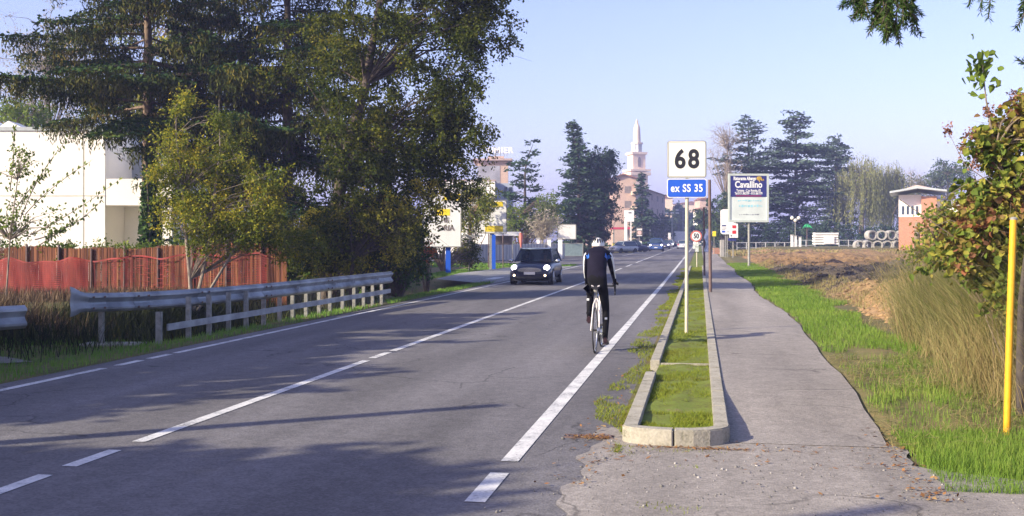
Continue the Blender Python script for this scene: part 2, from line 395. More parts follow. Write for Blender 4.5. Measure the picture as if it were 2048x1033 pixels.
# planted bed
sv = list(np.arange(k0-.12, 62, .5))
V, Fc = grid_ts(np.linspace(-.51, .12, 9), np.array(sv), lambda T, S: gn(S)+.075+.02*np.sin(T*9+S*3)*np.cos(S*5.1+T*3))
V[:, 2] += rng.normal(0, .006, len(V))
road_obj('planting_bed', V, Fc, m_moss)
V, Fc = grid_ts([-.62, -.2, .24], np.array([62.] + list(np.arange(66, 330, 12))), lambda T, S: gn(S)+.06)
road_obj('grass_divider', V, Fc, m_moss)

# ---- ploughed field
def vnoise(x, y, sc, seed):
    r = np.random.default_rng(seed); G = r.random((256, 256)); x = x*sc; y = y*sc
    xi = np.floor(x).astype(int); yi = np.floor(y).astype(int); fx = x-xi; fy = y-yi; fx = fx*fx*(3-2*fx); fy = fy*fy*(3-2*fy)
    q = lambda a, b: G[a % 256, b % 256]
    return (q(xi, yi)*(1-fx)+q(xi+1, yi)*fx)*(1-fy)+(q(xi, yi+1)*(1-fx)+q(xi+1, yi+1)*fx)*fy
def field_z(T, S):
    n = sum(a*(vnoise(T, S, f, k)-.5) for a, f, k in ((.34, .35, 1), (.26, .9, 2), (.18, 2.1, 3), (.10, 4.2, 4), (.06, 6.5, 5)))
    edge = ss(T, 3.2, 4.4)*(1-ss(T, 62, 68))*ss(S, 11, 13)
    heap = .34*np.exp(-((T-4.9)/1.0)**2)*ss(S, 15, 19)*(1-ss(S, 34, 46))
    return hn(T, S) - .06 + edge*(.16 + n*1.15 + heap)
m_soil, t_, p_, N_, L_ = nodes('ploughed soil')
def soil_nodes():
    N, L = N_, L_
    tc = N('ShaderNodeTexCoord'); sx = N('ShaderNodeSeparateXYZ'); L(tc.outputs['Object'], sx.inputs[0])
    nz = N('ShaderNodeTexNoise'); nz.inputs['Scale'].default_value = .16; nz.inputs['Detail'].default_value = 5; L(tc.outputs['Object'], nz.inputs['Vector'])
    nf = N('ShaderNodeTexNoise'); nf.inputs['Scale'].default_value = 5; nf.inputs['Detail'].default_value = 8; nf.inputs['Roughness'].default_value = .7; L(tc.outputs['Object'], nf.inputs['Vector'])
    # band of dark damp soil between s 34 and 62 (slanting with t)
    ma = N('ShaderNodeMath'); ma.operation = 'MULTIPLY_ADD'; ma.inputs[1].default_value = 34; ma.inputs[2].default_value = -17; L(nz.outputs[0], ma.inputs[0])
    ad = N('ShaderNodeMath'); ad.operation = 'ADD'; L(sx.outputs[1], ad.inputs[0]); L(ma.outputs[0], ad.inputs[1])
    cr = N('ShaderNodeValToRGB'); mr = N('ShaderNodeMapRange'); mr.inputs[1].default_value = 0; mr.inputs[2].default_value = 120; L(ad.outputs[0], mr.inputs[0]); L(mr.outputs[0], cr.inputs[0])
    e = cr.color_ramp; tan = (.29, .19, .10, 1); dk = (.085, .07, .055, 1)
    for i, (p, c) in enumerate([(0, tan), (1, tan), (.22, tan), (.27, dk), (.48, dk), (.56, (.24, .15, .07, 1)), (.9, (.26, .17, .09, 1))]):
        el = e.elements[i] if i < 2 else e.elements.new(p)
        el.position = p; el.color = c
    mrf = N('ShaderNodeMapRange'); mrf.inputs[1].default_value = .3; mrf.inputs[2].default_value = .7; mrf.inputs[3].default_value = .55; mrf.inputs[4].default_value = 1.4; L(nf.outputs[0], mrf.inputs[0])
    mm = N('ShaderNodeMix'); mm.data_type = 'RGBA'; mm.blend_type = 'MULTIPLY'; mm.inputs[0].default_value = 1; L(cr.outputs[0], mm.inputs[6]); L(mrf.outputs[0], mm.inputs[7])
    L(mm.outputs[2], p_.inputs['Base Color']); p_.inputs['Roughness'].default_value = .95; p_.inputs['Specular IOR Level'].default_value = .15
    b = N('ShaderNodeBump'); b.inputs['Strength'].default_value = .7; b.inputs['Distance'].default_value = .05; L(nf.outputs[0], b.inputs['Height']); L(b.outputs[0], p_.inputs['Normal'])
soil_nodes()
V, Fc = grid_ts(np.concatenate([np.arange(3.0, 14, .11), np.arange(14, 70, .5)]), np.concatenate([np.arange(11, 50, .14), np.arange(50, 112, .45)]), field_z)
road_obj('field', V, Fc, m_soil)
# loose clods
nC = 12000
tC = 3.3+rng.gamma(1.6, 2.6, nC); sC = 12+rng.gamma(2.0, 13, nC); k = (tC < 40) & (sC < 108) & (sC > 14); tC, sC = tC[k], sC[k]
ico = np.array([(0, 0, 1), (.9, 0, .3), (.3, .85, .3), (-.75, .5, .35), (-.7, -.55, .3), (.25, -.85, .35), (.7, .5, -.4), (-.3, .8, -.4), (-.9, 0, -.4), (-.2, -.9, -.4), (.75, -.45, -.4), (0, 0, -.6)])
icf = np.array([(0, 1, 2), (0, 2, 3), (0, 3, 4), (0, 4, 5), (0, 5, 1), (1, 6, 2), (2, 7, 3), (3, 8, 4), (4, 9, 5), (5, 10, 1), (6, 7, 2), (7, 8, 3), (8, 9, 4), (9, 10, 5), (10, 6, 1), (11, 7, 6), (11, 8, 7), (11, 9, 8), (11, 10, 9), (11, 6, 10)])
zC = field_z(tC, sC); rC = rng.gamma(2, .014, len(tC))+.015; rC = np.minimum(rC, .075)
P = np.stack([tC, sC, zC+rC*.15], 1)
V = (P[:, None, :] + (ico[None]*(1+rng.normal(0, .22, (len(P), 12, 1))))*rC[:, None, None]*np.array([1.2, 1.2, .8])).reshape(-1, 3)
Fc = (icf[None]+12*np.arange(len(P))[:, None, None]).reshape(-1, 3)
o = road_obj('soil_clods', V, Fc, m_soil, 'stuff', smooth=False); tag(o, 'brown clods of turned earth strewn over the ploughed field', 'soil clods')

# ---- grasses
m_gr = leafM('fresh grass', [(0, (.10, .18, .025)), (1, (.40, .34, .14)), (.5, (.16, .27, .04)), (.82, (.26, .33, .07))], trans=.35, patch=.5)
m_grs = leafM('strip moss', [(0, (.13, .12, .03)), (1, (.33, .31, .07)), (.35, (.21, .23, .03)), (.7, (.20, .27, .035))], trans=.3, patch=1.2)
m_grl = leafM('ditch side grass', [(0, (.08, .17, .03)), (1, (.24, .36, .07)), (.5, (.14, .27, .045))], trans=.3, patch=.5)
m_dry = leafM('dry grass', [(0, (.20, .15, .07)), (1, (.46, .38, .20)), (.4, (.33, .26, .12)), (.7, (.24, .24, .09))], trans=.3, patch=1.0)
def field_blades(name, label, n, tr, sr, h, wd, mat, zf, keep=None, dens=None, lean=.5, cat='grass'):
    s = sr[0] + (sr[1]-sr[0])*rng.random(n)**(dens or 1); t = tr[0]+(tr[1]-tr[0])*rng.random(n)
    if keep is not None:
        k = keep(t, s); t, s = t[k], s[k]
    hh = h*rng.uniform(.4, 1.15, len(t)); z = zf(t, s); sc = np.clip(s/14, 1, 4)
    o = blades(name, t, s, z-.01, hh, wd*sc, hh*lean*rng.random(len(t)), mat); o.rotation_euler = (0, 0, -A)
    return tag(o, label, cat, kind='stuff')
pr = lambda s: 1.74+.09*np.sin(s*.35)-.38*np.exp(-np.maximum(0, s-8)/2.5)
def patchy(t, s, sc, th, seed): return vnoise(t+50, s+50, sc, seed)*.6+vnoise(t+50, s+50, sc*3, seed+1)*.4 > th
field_blades('verge_grass', 'bright green grass verge along the right edge of the footpath', 130000, (1.6, 3.9), (7.3, 70), .11, .0055, m_gr, hn,
             lambda t, s: (t > pr(s)-.03+.22*vnoise(t, s, 1.5, 11)*(s > 9)) & (t < 2.9+vnoise(t, s, .7, 12)*.9) & (patchy(t, s, .9, .30, 13) | (s > 17)) & ((s > 13.5) | patchy(t, s, 1.3, .50, 61) | (rng.random(len(t)) < .25)) & (rng.random(len(t)) < .95), dens=1.7)
field_blades('corner_grass', 'fresh green grass tuft patch round the foot of the yellow pole', 60000, (1.2, 6), (6.9, 9.3), .11, .005, m_gr, lambda T, S: np.maximum(hn(T, S), 0),
             lambda t, s: (t > fore_t(s)+.10) & (t > 1.55) & (patchy(t, s, 1.1, .27, 15)))
field_blades('strip_grass', 'short mossy grass filling the kerbed strip between road and footpath', 80000, (-.50, .11), (k0-.1, 62), .045, .005, m_grs,
             lambda t, s: gn(s)+.07, lambda t, s: patchy(t, s, 2.2, .47, 17) | (s > 30), dens=1.8, lean=1.2)
field_blades('shoulder_grass', 'ragged grass growing out over the asphalt along the left kerb', 42000, (-1.15, -.62), (8.2, 62), .05, .006, m_grs,
             lambda t, s: gn(s)+.0, lambda t, s: (t > -.66-(.36*np.clip(vnoise(t*0, s, .55, 19)*1.5-.25, 0, 1)+.12*vnoise(t, s, 3, 20))*ss(s, 8.9, 10.2)) & patchy(t, s, 1.6, .36, 21), dens=1.6, lean=1.2)
field_blades('forecourt_weeds', 'small tufts of grass growing through the gravelly forecourt', 5000, (-.9, 1.0), (5.6, 8.6), .035, .007, m_grs,
             lambda t, s: gn(s)+.0, lambda t, s: (((t+.22)/.28)**2+((s-6.55)/.16)**2 < 1.2*vnoise(t, s, 8, 30)+.1) | (((t+.58)/.14)**2+((s-8.28)/.2)**2 < 1) | (((t+.15)/.4)**2+((s-8.32)/.05)**2 < 1) | (((t+.1)/.16)**2+((s-7.75)/.06)**2 < .7), lean=1)
field_blades('roadside_grass', 'shaded green grass bank between the road and the guardrail', 80000, (-14, -7.95), (9, 70), .10, .008, m_grl, hn,
             lambda t, s: ((t > -8.9) | (s < 16.6+.5*np.sin(t)) | (s > 44)) & ~((t < -9.8) & (s > 12.8) & (s < 14.0) & (rng.random(len(t)) > .12)) & ~((t > -12.2) & (s > 41) & (s < 67)) & (patchy(t, s, .8, .3, 23)), dens=1.3)
field_blades('far_verge_grass', 'green grass verge beyond the small oncoming car on the left', 20000, (-30, -8.0), (66, 110), .12, .03, m_grl, hn, lambda t, s: (t < -8.2) & ~((s > 70+(-t-8)*.78) & (s < 124-(-t-8)*.25)))
field_blades('field_edge_grass', 'pale grass strip at the far edge of the ploughed field', 26000, (3, 60), (100, 135), .35, .06, m_dry, hn)
field_blades('field_edge_weeds', 'scruffy dry weeds between the green verge and the turned soil', 26000, (2.9, 4.4), (10, 70), .15, .006, m_dry, field_z, lambda t, s: (patchy(t, s, .8, .45, 25)), dens=1.5, lean=.9)
# ================= NEAR OBJECTS =================
m_galv = M('galvanised steel', (.30, .32, .34), rough=.45, var=.15, scale=9, metal=.6)
m_galvp = M('zinc posts', (.27, .27, .25), rough=.7, var=.3, scale=12, metal=.2)
m_white = M('white enamel', (.80, .80, .77), rough=.35, var=.03, scale=3)
m_whitebd = M('white board', (.74, .74, .72), rough=.5, var=.06, scale=2)
m_blue = M('sign blue', (.02, .10, .55), rough=.35, var=.05)
m_black = M('sign black', (.02, .02, .025), rough=.4, var=.1)
m_navy = M('board navy', (.03, .035, .18), rough=.5, var=.1)
m_red = M('sign red', (.55, .03, .03), rough=.4, var=.1)
m_yellow = M('yellow paint', (.66, .34, .015), rough=.5, var=.12, scale=14, bump=.1)
m_yel2 = M('sign yellow', (.80, .62, .03), rough=.5, var=.1)
m_dark = M('dark rubber', (.02, .02, .022), rough=.6, var=.2)
m_rust = M('brown steel', (.13, .085, .075), rough=.6, var=.25, scale=8)
m_wood = M('grey wood', (.20, .16, .12), rough=.9, var=.3, scale=8, bump=.4)
m_lightp = M('cream pole', (.52, .47, .36), rough=.6, var=.12, scale=6)

def text_obj(s, size, mat, parent, loc, rot=(math.pi/2, 0, 0), bold=.0, sx=1, name='lettering', ext=.002, spacing=1.0, shear=0):
    cu = bpy.data.curves.new('t', 'FONT'); cu.body = s; cu.size = size; cu.offset = bold; cu.extrude = ext
    cu.align_x = 'CENTER'; cu.align_y = 'CENTER'; cu.space_character = spacing; cu.shear = shear
    cu.resolution_u = 6
    tmp = bpy.data.objects.new('t', cu); COL.objects.link(tmp); dg = bpy.context.evaluated_depsgraph_get()
    me = bpy.data.meshes.new_from_object(tmp.evaluated_get(dg)); bpy.data.objects.remove(tmp); bpy.data.curves.remove(cu)
    me.materials.clear()
    me.transform(Matrix.Translation(Vector(loc)-OFF.get(parent.name, Vector((0, 0, 0)))) @ Matrix.Rotation(rot[2], 4, 'Z') @ Matrix.Rotation(rot[0], 4, 'X') @ Matrix.Diagonal((sx, 1, 1, 1)))
    return link(name, me, mat, parent)
def rrect(w, h, r, n=5, cx=0, cz=0):
    out = []
    for (a, b, st) in ((1, 1, 0), (-1, 1, 90), (-1, -1, 180), (1, -1, 270)):
        for k in range(n+1):
            q = math.radians(st+90*k/n); out.append((cx+a*(w/2-r)+r*math.cos(q), cz+b*(h/2-r)+r*math.sin(q)))
    return out
def base(px, Z): x = PX(px, Z); return Vector((x, Z, H(x, Z)))

# --- 68 km sign (local frame: x right, y away, z up)
Z = 18.05; b = base(1373, Z); b.z = .07
r = empty('route_sign', b, 'square white sign reading 68 over a blue ex SS 35 plate on a tall pole', 'road sign', rz=-math.radians(4))
MB().tube([(0, 0, 0), (.01, 0, 2.42), (.012, 0, 3.2)], .030, 12).build('pole', m_lightp, r, smooth=True)
mb = MB().prism(rrect(.665, .625, .05), -.045, -.033).prism([(-.25, 2.9), (.25, 2.9), (.25, 2.93), (-.25, 2.93)], -.033, -.01)
P68 = MB().prism([(x, z+2.985) for x, z in rrect(.672, .640, .05)], -.05, -.032).build('panel_back', m_galv, r)
P = MB().prism([(x, z+2.985) for x, z in rrect(.650, .618, .045)], -.054, -.0505).build('number_panel', M('sign ivory', (.80, .79, .68), rough=.4, var=.03), r)
bd = MB()
for dx, dz, ww, hh in ((0, .295, .60, .006), (0, -.295, .60, .006), (-.311, 0, .006, .58), (.311, 0, .006, .58)): bd.box((dx, -.0555, 2.985+dz), (ww, .002, hh))
bd.build('border', m_black, P)
text_obj('68', .44, m_black, P, (0, -.056, 2.975), bold=.014, sx=.86, spacing=1.22)
B = MB().prism([(x, z+2.49) for x, z in rrect(.672, .325, .04)], -.05, -.032).build('route_plate', m_whitebd, r)
MB().prism([(x, z+2.49) for x, z in rrect(.645, .298, .032)], -.054, -.0505).build('blue_field', m_blue, B)
text_obj('ex SS 35', .185, m_white, B, (0, -.0565, 2.485), bold=.004, sx=.78, spacing=1.1)
for zz in (2.4, 2.8, 3.15): MB().box((0, -.01, zz), (.12, .06, .035)).build('clamp', m_galv, r)
# --- brown steel poles by the path
for (px, Z, top, rad, lab) in ((1421, 31.8, 360, .050, 'thick brown steel pole at the left edge of the footpath'), (1409, 46, 415, .045, 'shorter thin brown pole behind the thick one beside the footpath')):
    b = base(px, Z); b.z = g(Z)+.01
    r = empty('steel_pole', b, lab, 'pole', 'brown poles beside the footpath')
    MB().tube([(b.x, b.y, b.z), (b.x-.03, b.y, PZ(top, Z))], [rad, rad*.9], 12).build('shaft', m_rust, r, smooth=True)
    MB().tube([(b.x, b.y, b.z), (b.x, b.y, b.z+.05)], rad*1.7, 12).build('collar', m_kerb, r)
# blue-white banner hanging on second pole
Z = 45.6; b = base(1416, Z)
r = empty('torn_banner', (b.x, Z, PZ(500, Z)), 'torn white and pale blue banner tied beside the thin brown pole', 'banner')
mb = MB(); rows = []
for k in range(8):
    zz = PZ(458+k*6.5, Z); off = .05*math.sin(k*1.7)
    rows.append([(b.x-.13+off+j*.07, Z+.05*math.sin(j*2+k), zz) for j in range(5)])
mb.loft(rows, cap=False, close=False); mb.loft([[(q[0], q[1]+.012, q[2]) for q in rr_] for rr_ in rows], cap=False, close=False)
mb.build('cloth', M('faded banner', (.55, .62, .72), rough=.8, var=.35, scale=6), r, smooth=True)
# --- yellow pole
Z = 8.84; b = base(2013, Z)
r = empty('yellow_pole', b, 'bright yellow steel pole leaning slightly at the right edge by the dry bank', 'pole')
MB().tube([b+Vector((0, 0, -.05)), (PX(2020, Z), Z, PZ(640, Z)), (PX(2027, Z), Z, PZ(440, Z))], .0285, 16).build('shaft', m_yellow, r, smooth=True)
MB().lathe((PX(2027.2, Z), Z, PZ(440, Z)), [(.030, 0), (.030, .012), (.02, .022), (.001, .025)], 16).build('cap', m_galvp, r, smooth=True)
# leaning dark trunk behind the yellow pole
Z = 9.6; b = base(2042, Z)
tag(MB().tube([b, (PX(2041, Z), Z, PZ(720, Z)), (PX(2048, Z), Z+.05, PZ(600, Z)), (PX(2062, Z), Z+.1, PZ(500, Z))], [.045, .04, .03, .012], 9).build('dead_trunk', M('dark bark', (.06, .05, .045), rough=.95, var=.3, scale=12, bump=.6), smooth=True, off=b), 'dark bare leaning trunk just behind the yellow pole', 'trunk')

# --- advertising board of the restaurant
Z = 60.8; b = base(1498, Z)
r = empty('advert_board', b, 'framed restaurant advertising board with navy upper half on a single grey pole', 'advert board', rz=math.radians(3))
sc = F/Z; bw = 82/sc; bh = 97/sc; cz = PZ(396.5, Z)-b.z; cx = -2/sc
MB().tube([(0, 0, -.2), (0, 0, cz-bh/2+.1)], .075, 12).build('pole', m_galvp, r, smooth=True)
fm = MB()
for dx, dz, ww, hh in ((0, bh/2-.06, bw, .12), (0, -bh/2+.06, bw, .12), (-bw/2+.06, 0, .12, bh-.24), (bw/2-.06, 0, .12, bh-.24)): fm.box((cx+dx, -.08, cz+dz), (ww, .10, hh))
fm.build('frame', M('board frame', (.50, .55, .50), rough=.5, var=.1), r)
MB().tube([(cx-bw*.35, 0, cz-bh/2-.02), (0, 0, cz-bh/2-.22), (cx+bw*.45, 0, cz-bh/2-.02)], .02, 6).build('brace', m_galvp, r)
iw, ih = bw-.24, bh-.24
MB().box((cx, -.075, cz), (iw, .04, ih)).build('panel', M('faded panel', (.62, .68, .64), rough=.6, var=.12, scale=1.2), r)
top = MB().box((cx, -.105, cz+ih*.26), (iw, .015, ih*.47)).build('navy_panel', m_navy, r)
text_obj('Ristorante Albergo', .285, m_white, top, (cx-.22, -.118, cz+ih*.435), bold=.010, sx=.60)
text_obj('Cavallino', .52, m_white, top, (cx, -.118, cz+ih*.295), bold=.016, sx=.83)
text_obj('Tortona - C.so Romita, 83', .20, m_white, top, (cx, -.118, cz+ih*.165), bold=.006, sx=.66)
text_obj('Tel 0131.862709 - 0131.861779', .19, m_white, top, (cx, -.118, cz+ih*.10), bold=.006, sx=.66)
MB().box((cx, -.118, cz+ih*.045), (iw*.7, .01, .03)).build('red_rule', m_red, top)
hs = MB().ball((cx+.62, -.12, cz+ih*.44), (.16, .02, .13), 10, 6)
hs.tube([(cx+.74, -.12, cz+ih*.44), (cx+.80, -.12, cz+ih*.39)], .04, 6).tube([(cx+.60, -.12, cz+ih*.41), (cx+.66, -.12, cz+ih*.36)], .03, 6).tube([(cx+.86, -.12, cz+ih*.43), (cx+.90, -.12, cz+ih*.39)], .02, 6)
hs.build('emblem', M('emblem ochre', (.45, .30, .05), rough=.6, var=.3), top)
m_fade = M('faded cyan', (.32, .62, .68), rough=.7, var=.2, scale=8)
m_fgr = M('faded grey', (.25, .27, .30), rough=.7)
for row, (dz, hh, mt, x_a, x_b) in enumerate(((-.06, .11, m_fade, -.62, .75), (-.18, .15, m_fade, -.55, .80), (-.375, .07, m_fgr, -.55, .60))):
    x_ = x_a
    while x_ < x_b:      # worn lettering, no longer readable
        w_ = random.uniform(.04, .16); MB().box((cx+x_+w_/2, -.098, cz+ih*dz+random.uniform(-.01, .01)), (w_, .004, hh*random.uniform(.4, 1))).build('worn_mark', mt, r); x_ += w_+random.uniform(.015, .07)

# --- 50 limit sign
Z = 62; b = base(1394, Z)
r = empty('speed_sign', b, 'round red ringed speed limit sign reading 50 on the grass strip', 'road sign')
sc = F/Z; cz = PZ(473, Z)-b.z; R_ = .34
MB().tube([(b.x, b.y, b.z), (b.x-.03, b.y, b.z+cz+.3)], .03, 8).build('pole', m_lightp, r, smooth=True)
def disc(mb, cx, cy, cz, R, y0, y1, n=32, mi=0): return mb.prism([(cx+R*math.cos(2*math.pi*k/n), cz+R*math.sin(2*math.pi*k/n)) for k in range(n)], y0, y1, mi)
xc = PX(1392, Z); zc = b.z+cz
rg = disc(MB(), xc, 0, zc, R_, Z-.06, Z-.045).build('red_ring', M('faded sign red', (.58, .16, .13), rough=.5), r)
disc(MB(), xc, 0, zc, R_*.76, Z-.068, Z-.061).build('disc', m_white, rg)
text_obj('50', .40, m_black, rg, (xc, Z-.072, zc), bold=.012, sx=.80)
mb = MB().box((xc+.02, Z-.05, zc-.50), (.24, .03, .22)); mb.box((xc-.12, Z-.06, zc-.62), (.14, .03, .26)); mb.box((xc+.05, Z-.055, zc-.78), (.2, .03, .26))
mb.build('sticker_plate', M('sticker plate', (.62, .66, .60), rough=.6, var=.25, scale=9), r)

# --- guardrails
def wprofile(u):      # across height 0..1 -> (outward offset, z)
    pass
WP = [(.0, .31), (.018, .30), (.062, .265), (.066, .235), (.018, .185), (.006, .155), (.018, .125), (.066, .075), (.062, .045), (.018, .01), (0, 0)]
def rail(mb, path, zt, thick=.006, scale_end=None):
    """W-beam: path list of (x,y,ztop); faces the road on its right side"""
    rings = []
    for i, p in enumerate(path):
        a = Vector(path[max(0, i-1)]); c = Vector(path[min(len(path)-1, i+1)]); d = (c-a); d.z = 0; d.normalize(); n = Vector((d.y, -d.x, 0))
        q = 1.0 if not scale_end else scale_end[i]
        fl = 1.0 if q <= 1 else .35
        front = [Vector(p)+n*(o*fl+.0)+Vector((0, 0, (z-.155)*q-.155)) for o, z in WP]
        back = [v-n*thick for v in front[::-1]]
        rings.append(front+back)
    mb.loft(rings)
m_galvr = M('rail zinc', (.30, .32, .345), rough=.5, var=.38, scale=3.0, metal=.35, detail=8)
RP = [(140, 16.9, 585), (200, 17.35, 587), (320, 18.2, 583), (480, 20.3, 572), (620, 23.2, 559), (782, 27.9, 543)]
path = [(PX(x, z), z, PZ(y, z)) for x, z, y in RP]
def sub(path, n):
    out = []
    for i in range(len(path)-1):
        for k in range(n): out.append(tuple(Vector(path[i]).lerp(Vector(path[i+1]), k/n)))
    return out+[path[-1]]
def smoothp(p, it=3):
    p = [Vector(v) for v in p]
    for _ in range(it): p = [p[0]]+[(p[i-1]+p[i]*2+p[i+1])/4 for i in range(1, len(p)-1)]+[p[-1]]
    return p
pth = smoothp(sub(path, 6), 6)
r = empty('guardrail', (pth[0].x, pth[0].y, H(pth[0].x, pth[0].y)), 'long galvanised guardrail with flared end and many posts beside the ditch', 'guardrail', 'guardrails left of the road')
mb = MB(); rail(mb, [tuple(v) for v in pth], 0, scale_end=[1.6, 1.42, 1.12] + [1]*(len(pth)-3)); mb.build('beam', m_galvr, r, smooth=True)
pb = [(203, 680, 17.6), (318, 683, 17.4), (377, 673, 18.3), (418, 666, 18.95), (457, 658, 19.75), (492, 652, 20.4), (527, 645, 21.3), (559, 639, 22.1), (585, 634, 22.9), (612, 629, 23.7), (638, 625, 24.4), (660, 622, 24.9), (685, 619, 25.5), (708, 616, 26.0), (727, 613, 26.6), (745, 611, 27.1), (763, 609, 27.5)]
def railz(y):
    for i in range(len(pth)-1):
        if pth[i].y <= y <= pth[i+1].y:
            u = (y-pth[i].y)/(pth[i+1].y-pth[i].y); return pth[i].lerp(pth[i+1], u)
    return pth[-1]
for k, (px, py, Z) in enumerate(pb):
    x = PX(px, Z); zg = min(H(x, Z), PZ(py, Z))
    top = railz(Z if k else 17.5); zt = top.z-.10 if k != 1 else PZ(624, Z)
    mb = MB(); wq = .085 if k == 1 else .07
    mb.box((x, Z+.03, (zg-.1+zt)/2), (wq, .012, zt-zg+.1)).box((x-wq/2, Z, (zg-.1+zt)/2), (.01, .07, zt-zg+.1)).box((x+wq/2, Z, (zg-.1+zt)/2), (.01, .07, zt-zg+.1))
    mb.box((x, Z-.035, (zg-.1+zt)/2), (wq*.98, .006, zt-zg+.1))
    mb.build('post', m_galvp, r)
for k_ in range(5, len(pth)-2, 5):
    v = pth[k_]; d_ = (pth[k_+1]-pth[k_-1]); d_.z = 0; d_.normalize(); n_ = Vector((d_.y, -d_.x, 0)); mb = MB(); rr_ = []
    for q_ in (-.16, .16): rr_.append([v+d_*q_+n_*(o_+.004)+Vector((0, 0, z_-.31)) for o_, z_ in WP]+[v+d_*q_+n_*(o_-.004)+Vector((0, 0, z_-.31)) for o_, z_ in WP[::-1]])
    mb.loft(rr_).build('splice', m_galv, r)
    for q_ in (-.1, .1):
        for z_ in (-.065, -.245): p_0 = v+d_*q_+n_*.075+Vector((0, 0, z_)); MB().tube([p_0, p_0+n_*.015], .018, 8).build('bolt', m_rust, r)
for px in (565, 640, 685, 745): 
    Z = 20.5+(px-480)*.024; v = railz(Z); MB().box((v.x+.06, v.y-.02, v.z-.15), (.05, .05, .07)).build('reflector_bracket', m_galv, r)
v0 = Vector((PX(328, 17.45), 17.45, PZ(655, 17.45))); v1 = Vector((PX(776, 27.8), 27.8, PZ(582, 27.8)))
d = (v1-v0); d.z = 0; d.normalize(); n = Vector((d.y, -d.x, 0))
mb = MB(); rr = []
for i in range(9):
    p = v0.lerp(v1, i/8)+n*.05; rr.append([p+Vector((0, 0, .055)), p+n*.03+Vector((0, 0, .055)), p+n*.03-Vector((0, 0, .055)), p-Vector((0, 0, .055))])
mb.loft(rr).build('lower_rail', m_galvr, r)
MB().box((PX(225, 17.6), 17.62, H(PX(225, 17.6), 17.6)+.0), (1.0, .5, .08)).build('footing', m_kerb, r)
r = empty('guardrail', (-7.2, 13.6, 0), 'end of a second guardrail cut by the left edge of the photo', 'guardrail', 'guardrails left of the road')
pe = [(-8.7, 11.0, .80), (-7.7, 12.3, .80), (-6.8, 13.5, .80), (-6.49, 13.98, .80)]
mb = MB(); rail(mb, [(x, y, z) for x, y, z in smoothp(sub(pe, 3), 3)], 0, scale_end=None); mb.build('beam', m_galvr, r, smooth=True)
for q in (.35, .8): v = Vector(pe[0]).lerp(Vector(pe[3]), q); MB().box((v.x-.06, v.y+.05, v.z/2-.15), (.08, .08, v.z+.1)).build('post', m_galvp, r)

# --- orange mesh and reed fence
m_reed, t_, p_, N, L = nodes('reed matting')
tc = N('ShaderNodeTexCoord'); mp = N('ShaderNodeMapping'); mp.inputs['Scale'].default_value = (17, 17, .5); L(tc.outputs['Object'], mp.inputs[0])
n1 = N('ShaderNodeTexNoise'); n1.inputs['Scale'].default_value = 1; n1.inputs['Detail'].default_value = 4; L(mp.outputs[0], n1.inputs['Vector'])
cr = N('ShaderNodeValToRGB'); 
for i, (p, c) in enumerate([(.3, (.03, .012, .009, 1)), (.76, (.42, .22, .08, 1)), (.46, (.12, .035, .016, 1)), (.62, (.22, .085, .03, 1))]):
    el = cr.color_ramp.elements[i] if i < 2 else cr.color_ramp.elements.new(p)
    el.position = p; el.color = c
L(n1.outputs[0], cr.inputs[0]); L(cr.outputs[0], p_.inputs['Base Color']); p_.inputs['Roughness'].default_value = .85
bp = N('ShaderNodeBump'); bp.inputs['Strength'].default_value = .6; L(n1.outputs[0], bp.inputs['Height']); L(bp.outputs[0], p_.inputs['Normal'])
m_mesh = M('red safety mesh', (.20, .018, .014), rough=.7, var=.35, scale=2)
FA, FB = Vector((-18.5, 34.9, 0)), Vector((-6.95, 32.4, 0)); fd = (FB-FA); FL = fd.length; fd.normalize(); fn = Vector((fd.y, -fd.x, 0))
zg = -.12
r = empty('reed_fence', (FA.x, FA.y, zg), 'reed matting fence with a torn red safety net hung in front', 'fence')
r['label'] = 'orange reed matting fence with red safety netting behind the ditch'
def fz(u): return 1.38+.19*u+.05*math.sin(u*9)+.03*math.sin(u*31)
mb = MB(); N_ = 620
for k in range(N_):
    u = k/N_; p = FA+fd*(u*FL)+fn*random.uniform(-.012, .012); wv = FL/N_*.95; zt = fz(u)+random.uniform(-.03, .03); q = p+fd*wv
    mb.add([(p.x, p.y, zg-.9), (q.x, q.y, zg-.9), (q.x, q.y, zt), (p.x, p.y, zt), (p.x-fn.x*.012, p.y-fn.y*.012, zg-.9), (q.x-fn.x*.012, q.y-fn.y*.012, zg-.9), (q.x-fn.x*.012, q.y-fn.y*.012, zt), (p.x-fn.x*.012, p.y-fn.y*.012, zt)],
           [(0, 1, 2, 3), (7, 6, 5, 4), (3, 2, 6, 7), (0, 3, 7, 4), (1, 5, 6, 2)])
mb.build('reed_panel', m_reed, r)
# net: crossing strands
mb = MB(); 
def netp(u, v):
    p = FA+fd*(u*FL)+fn*(.10+.05*math.sin(u*40)+.03*math.sin(u*90+v*5)); sag = .13*abs(math.sin(u*17))+.07*math.sin(u*6)+.03*math.sin(u*61)
    return Vector((p.x, p.y, zg-.5+v*(1.72-sag+.12*u)))
for j in range(26):
    v = j/25
    if .12 < v < 1:
        pass
    pts = [netp(k/90*.93+.02, v) for k in range(91)]
    vs = []; 
    for i_, p in enumerate(pts): vs += [p, p+Vector((0, 0, (.014 if i_/90 > .42 else .026) if j < 25 else .05))]
    fs = [(2*i, 2*i+2, 2*i+3, 2*i+1) for i in range(len(pts)-1) if not (.45 < i/90 < .93 and j < 25 and random.random() < .55)]
    mb.add(vs, fs)
for k in range(330):
    u = .02+.93*k/330
    if .42 < u < .93 and random.random() < .6: continue
    a = netp(u, 0); c = netp(u, 1); mb.add([a, a+fd*(.010 if u > .42 else .019), c+fd*(.010 if u > .42 else .019), c], [(0, 1, 2, 3)])
mb.build('safety_net', m_mesh, r)
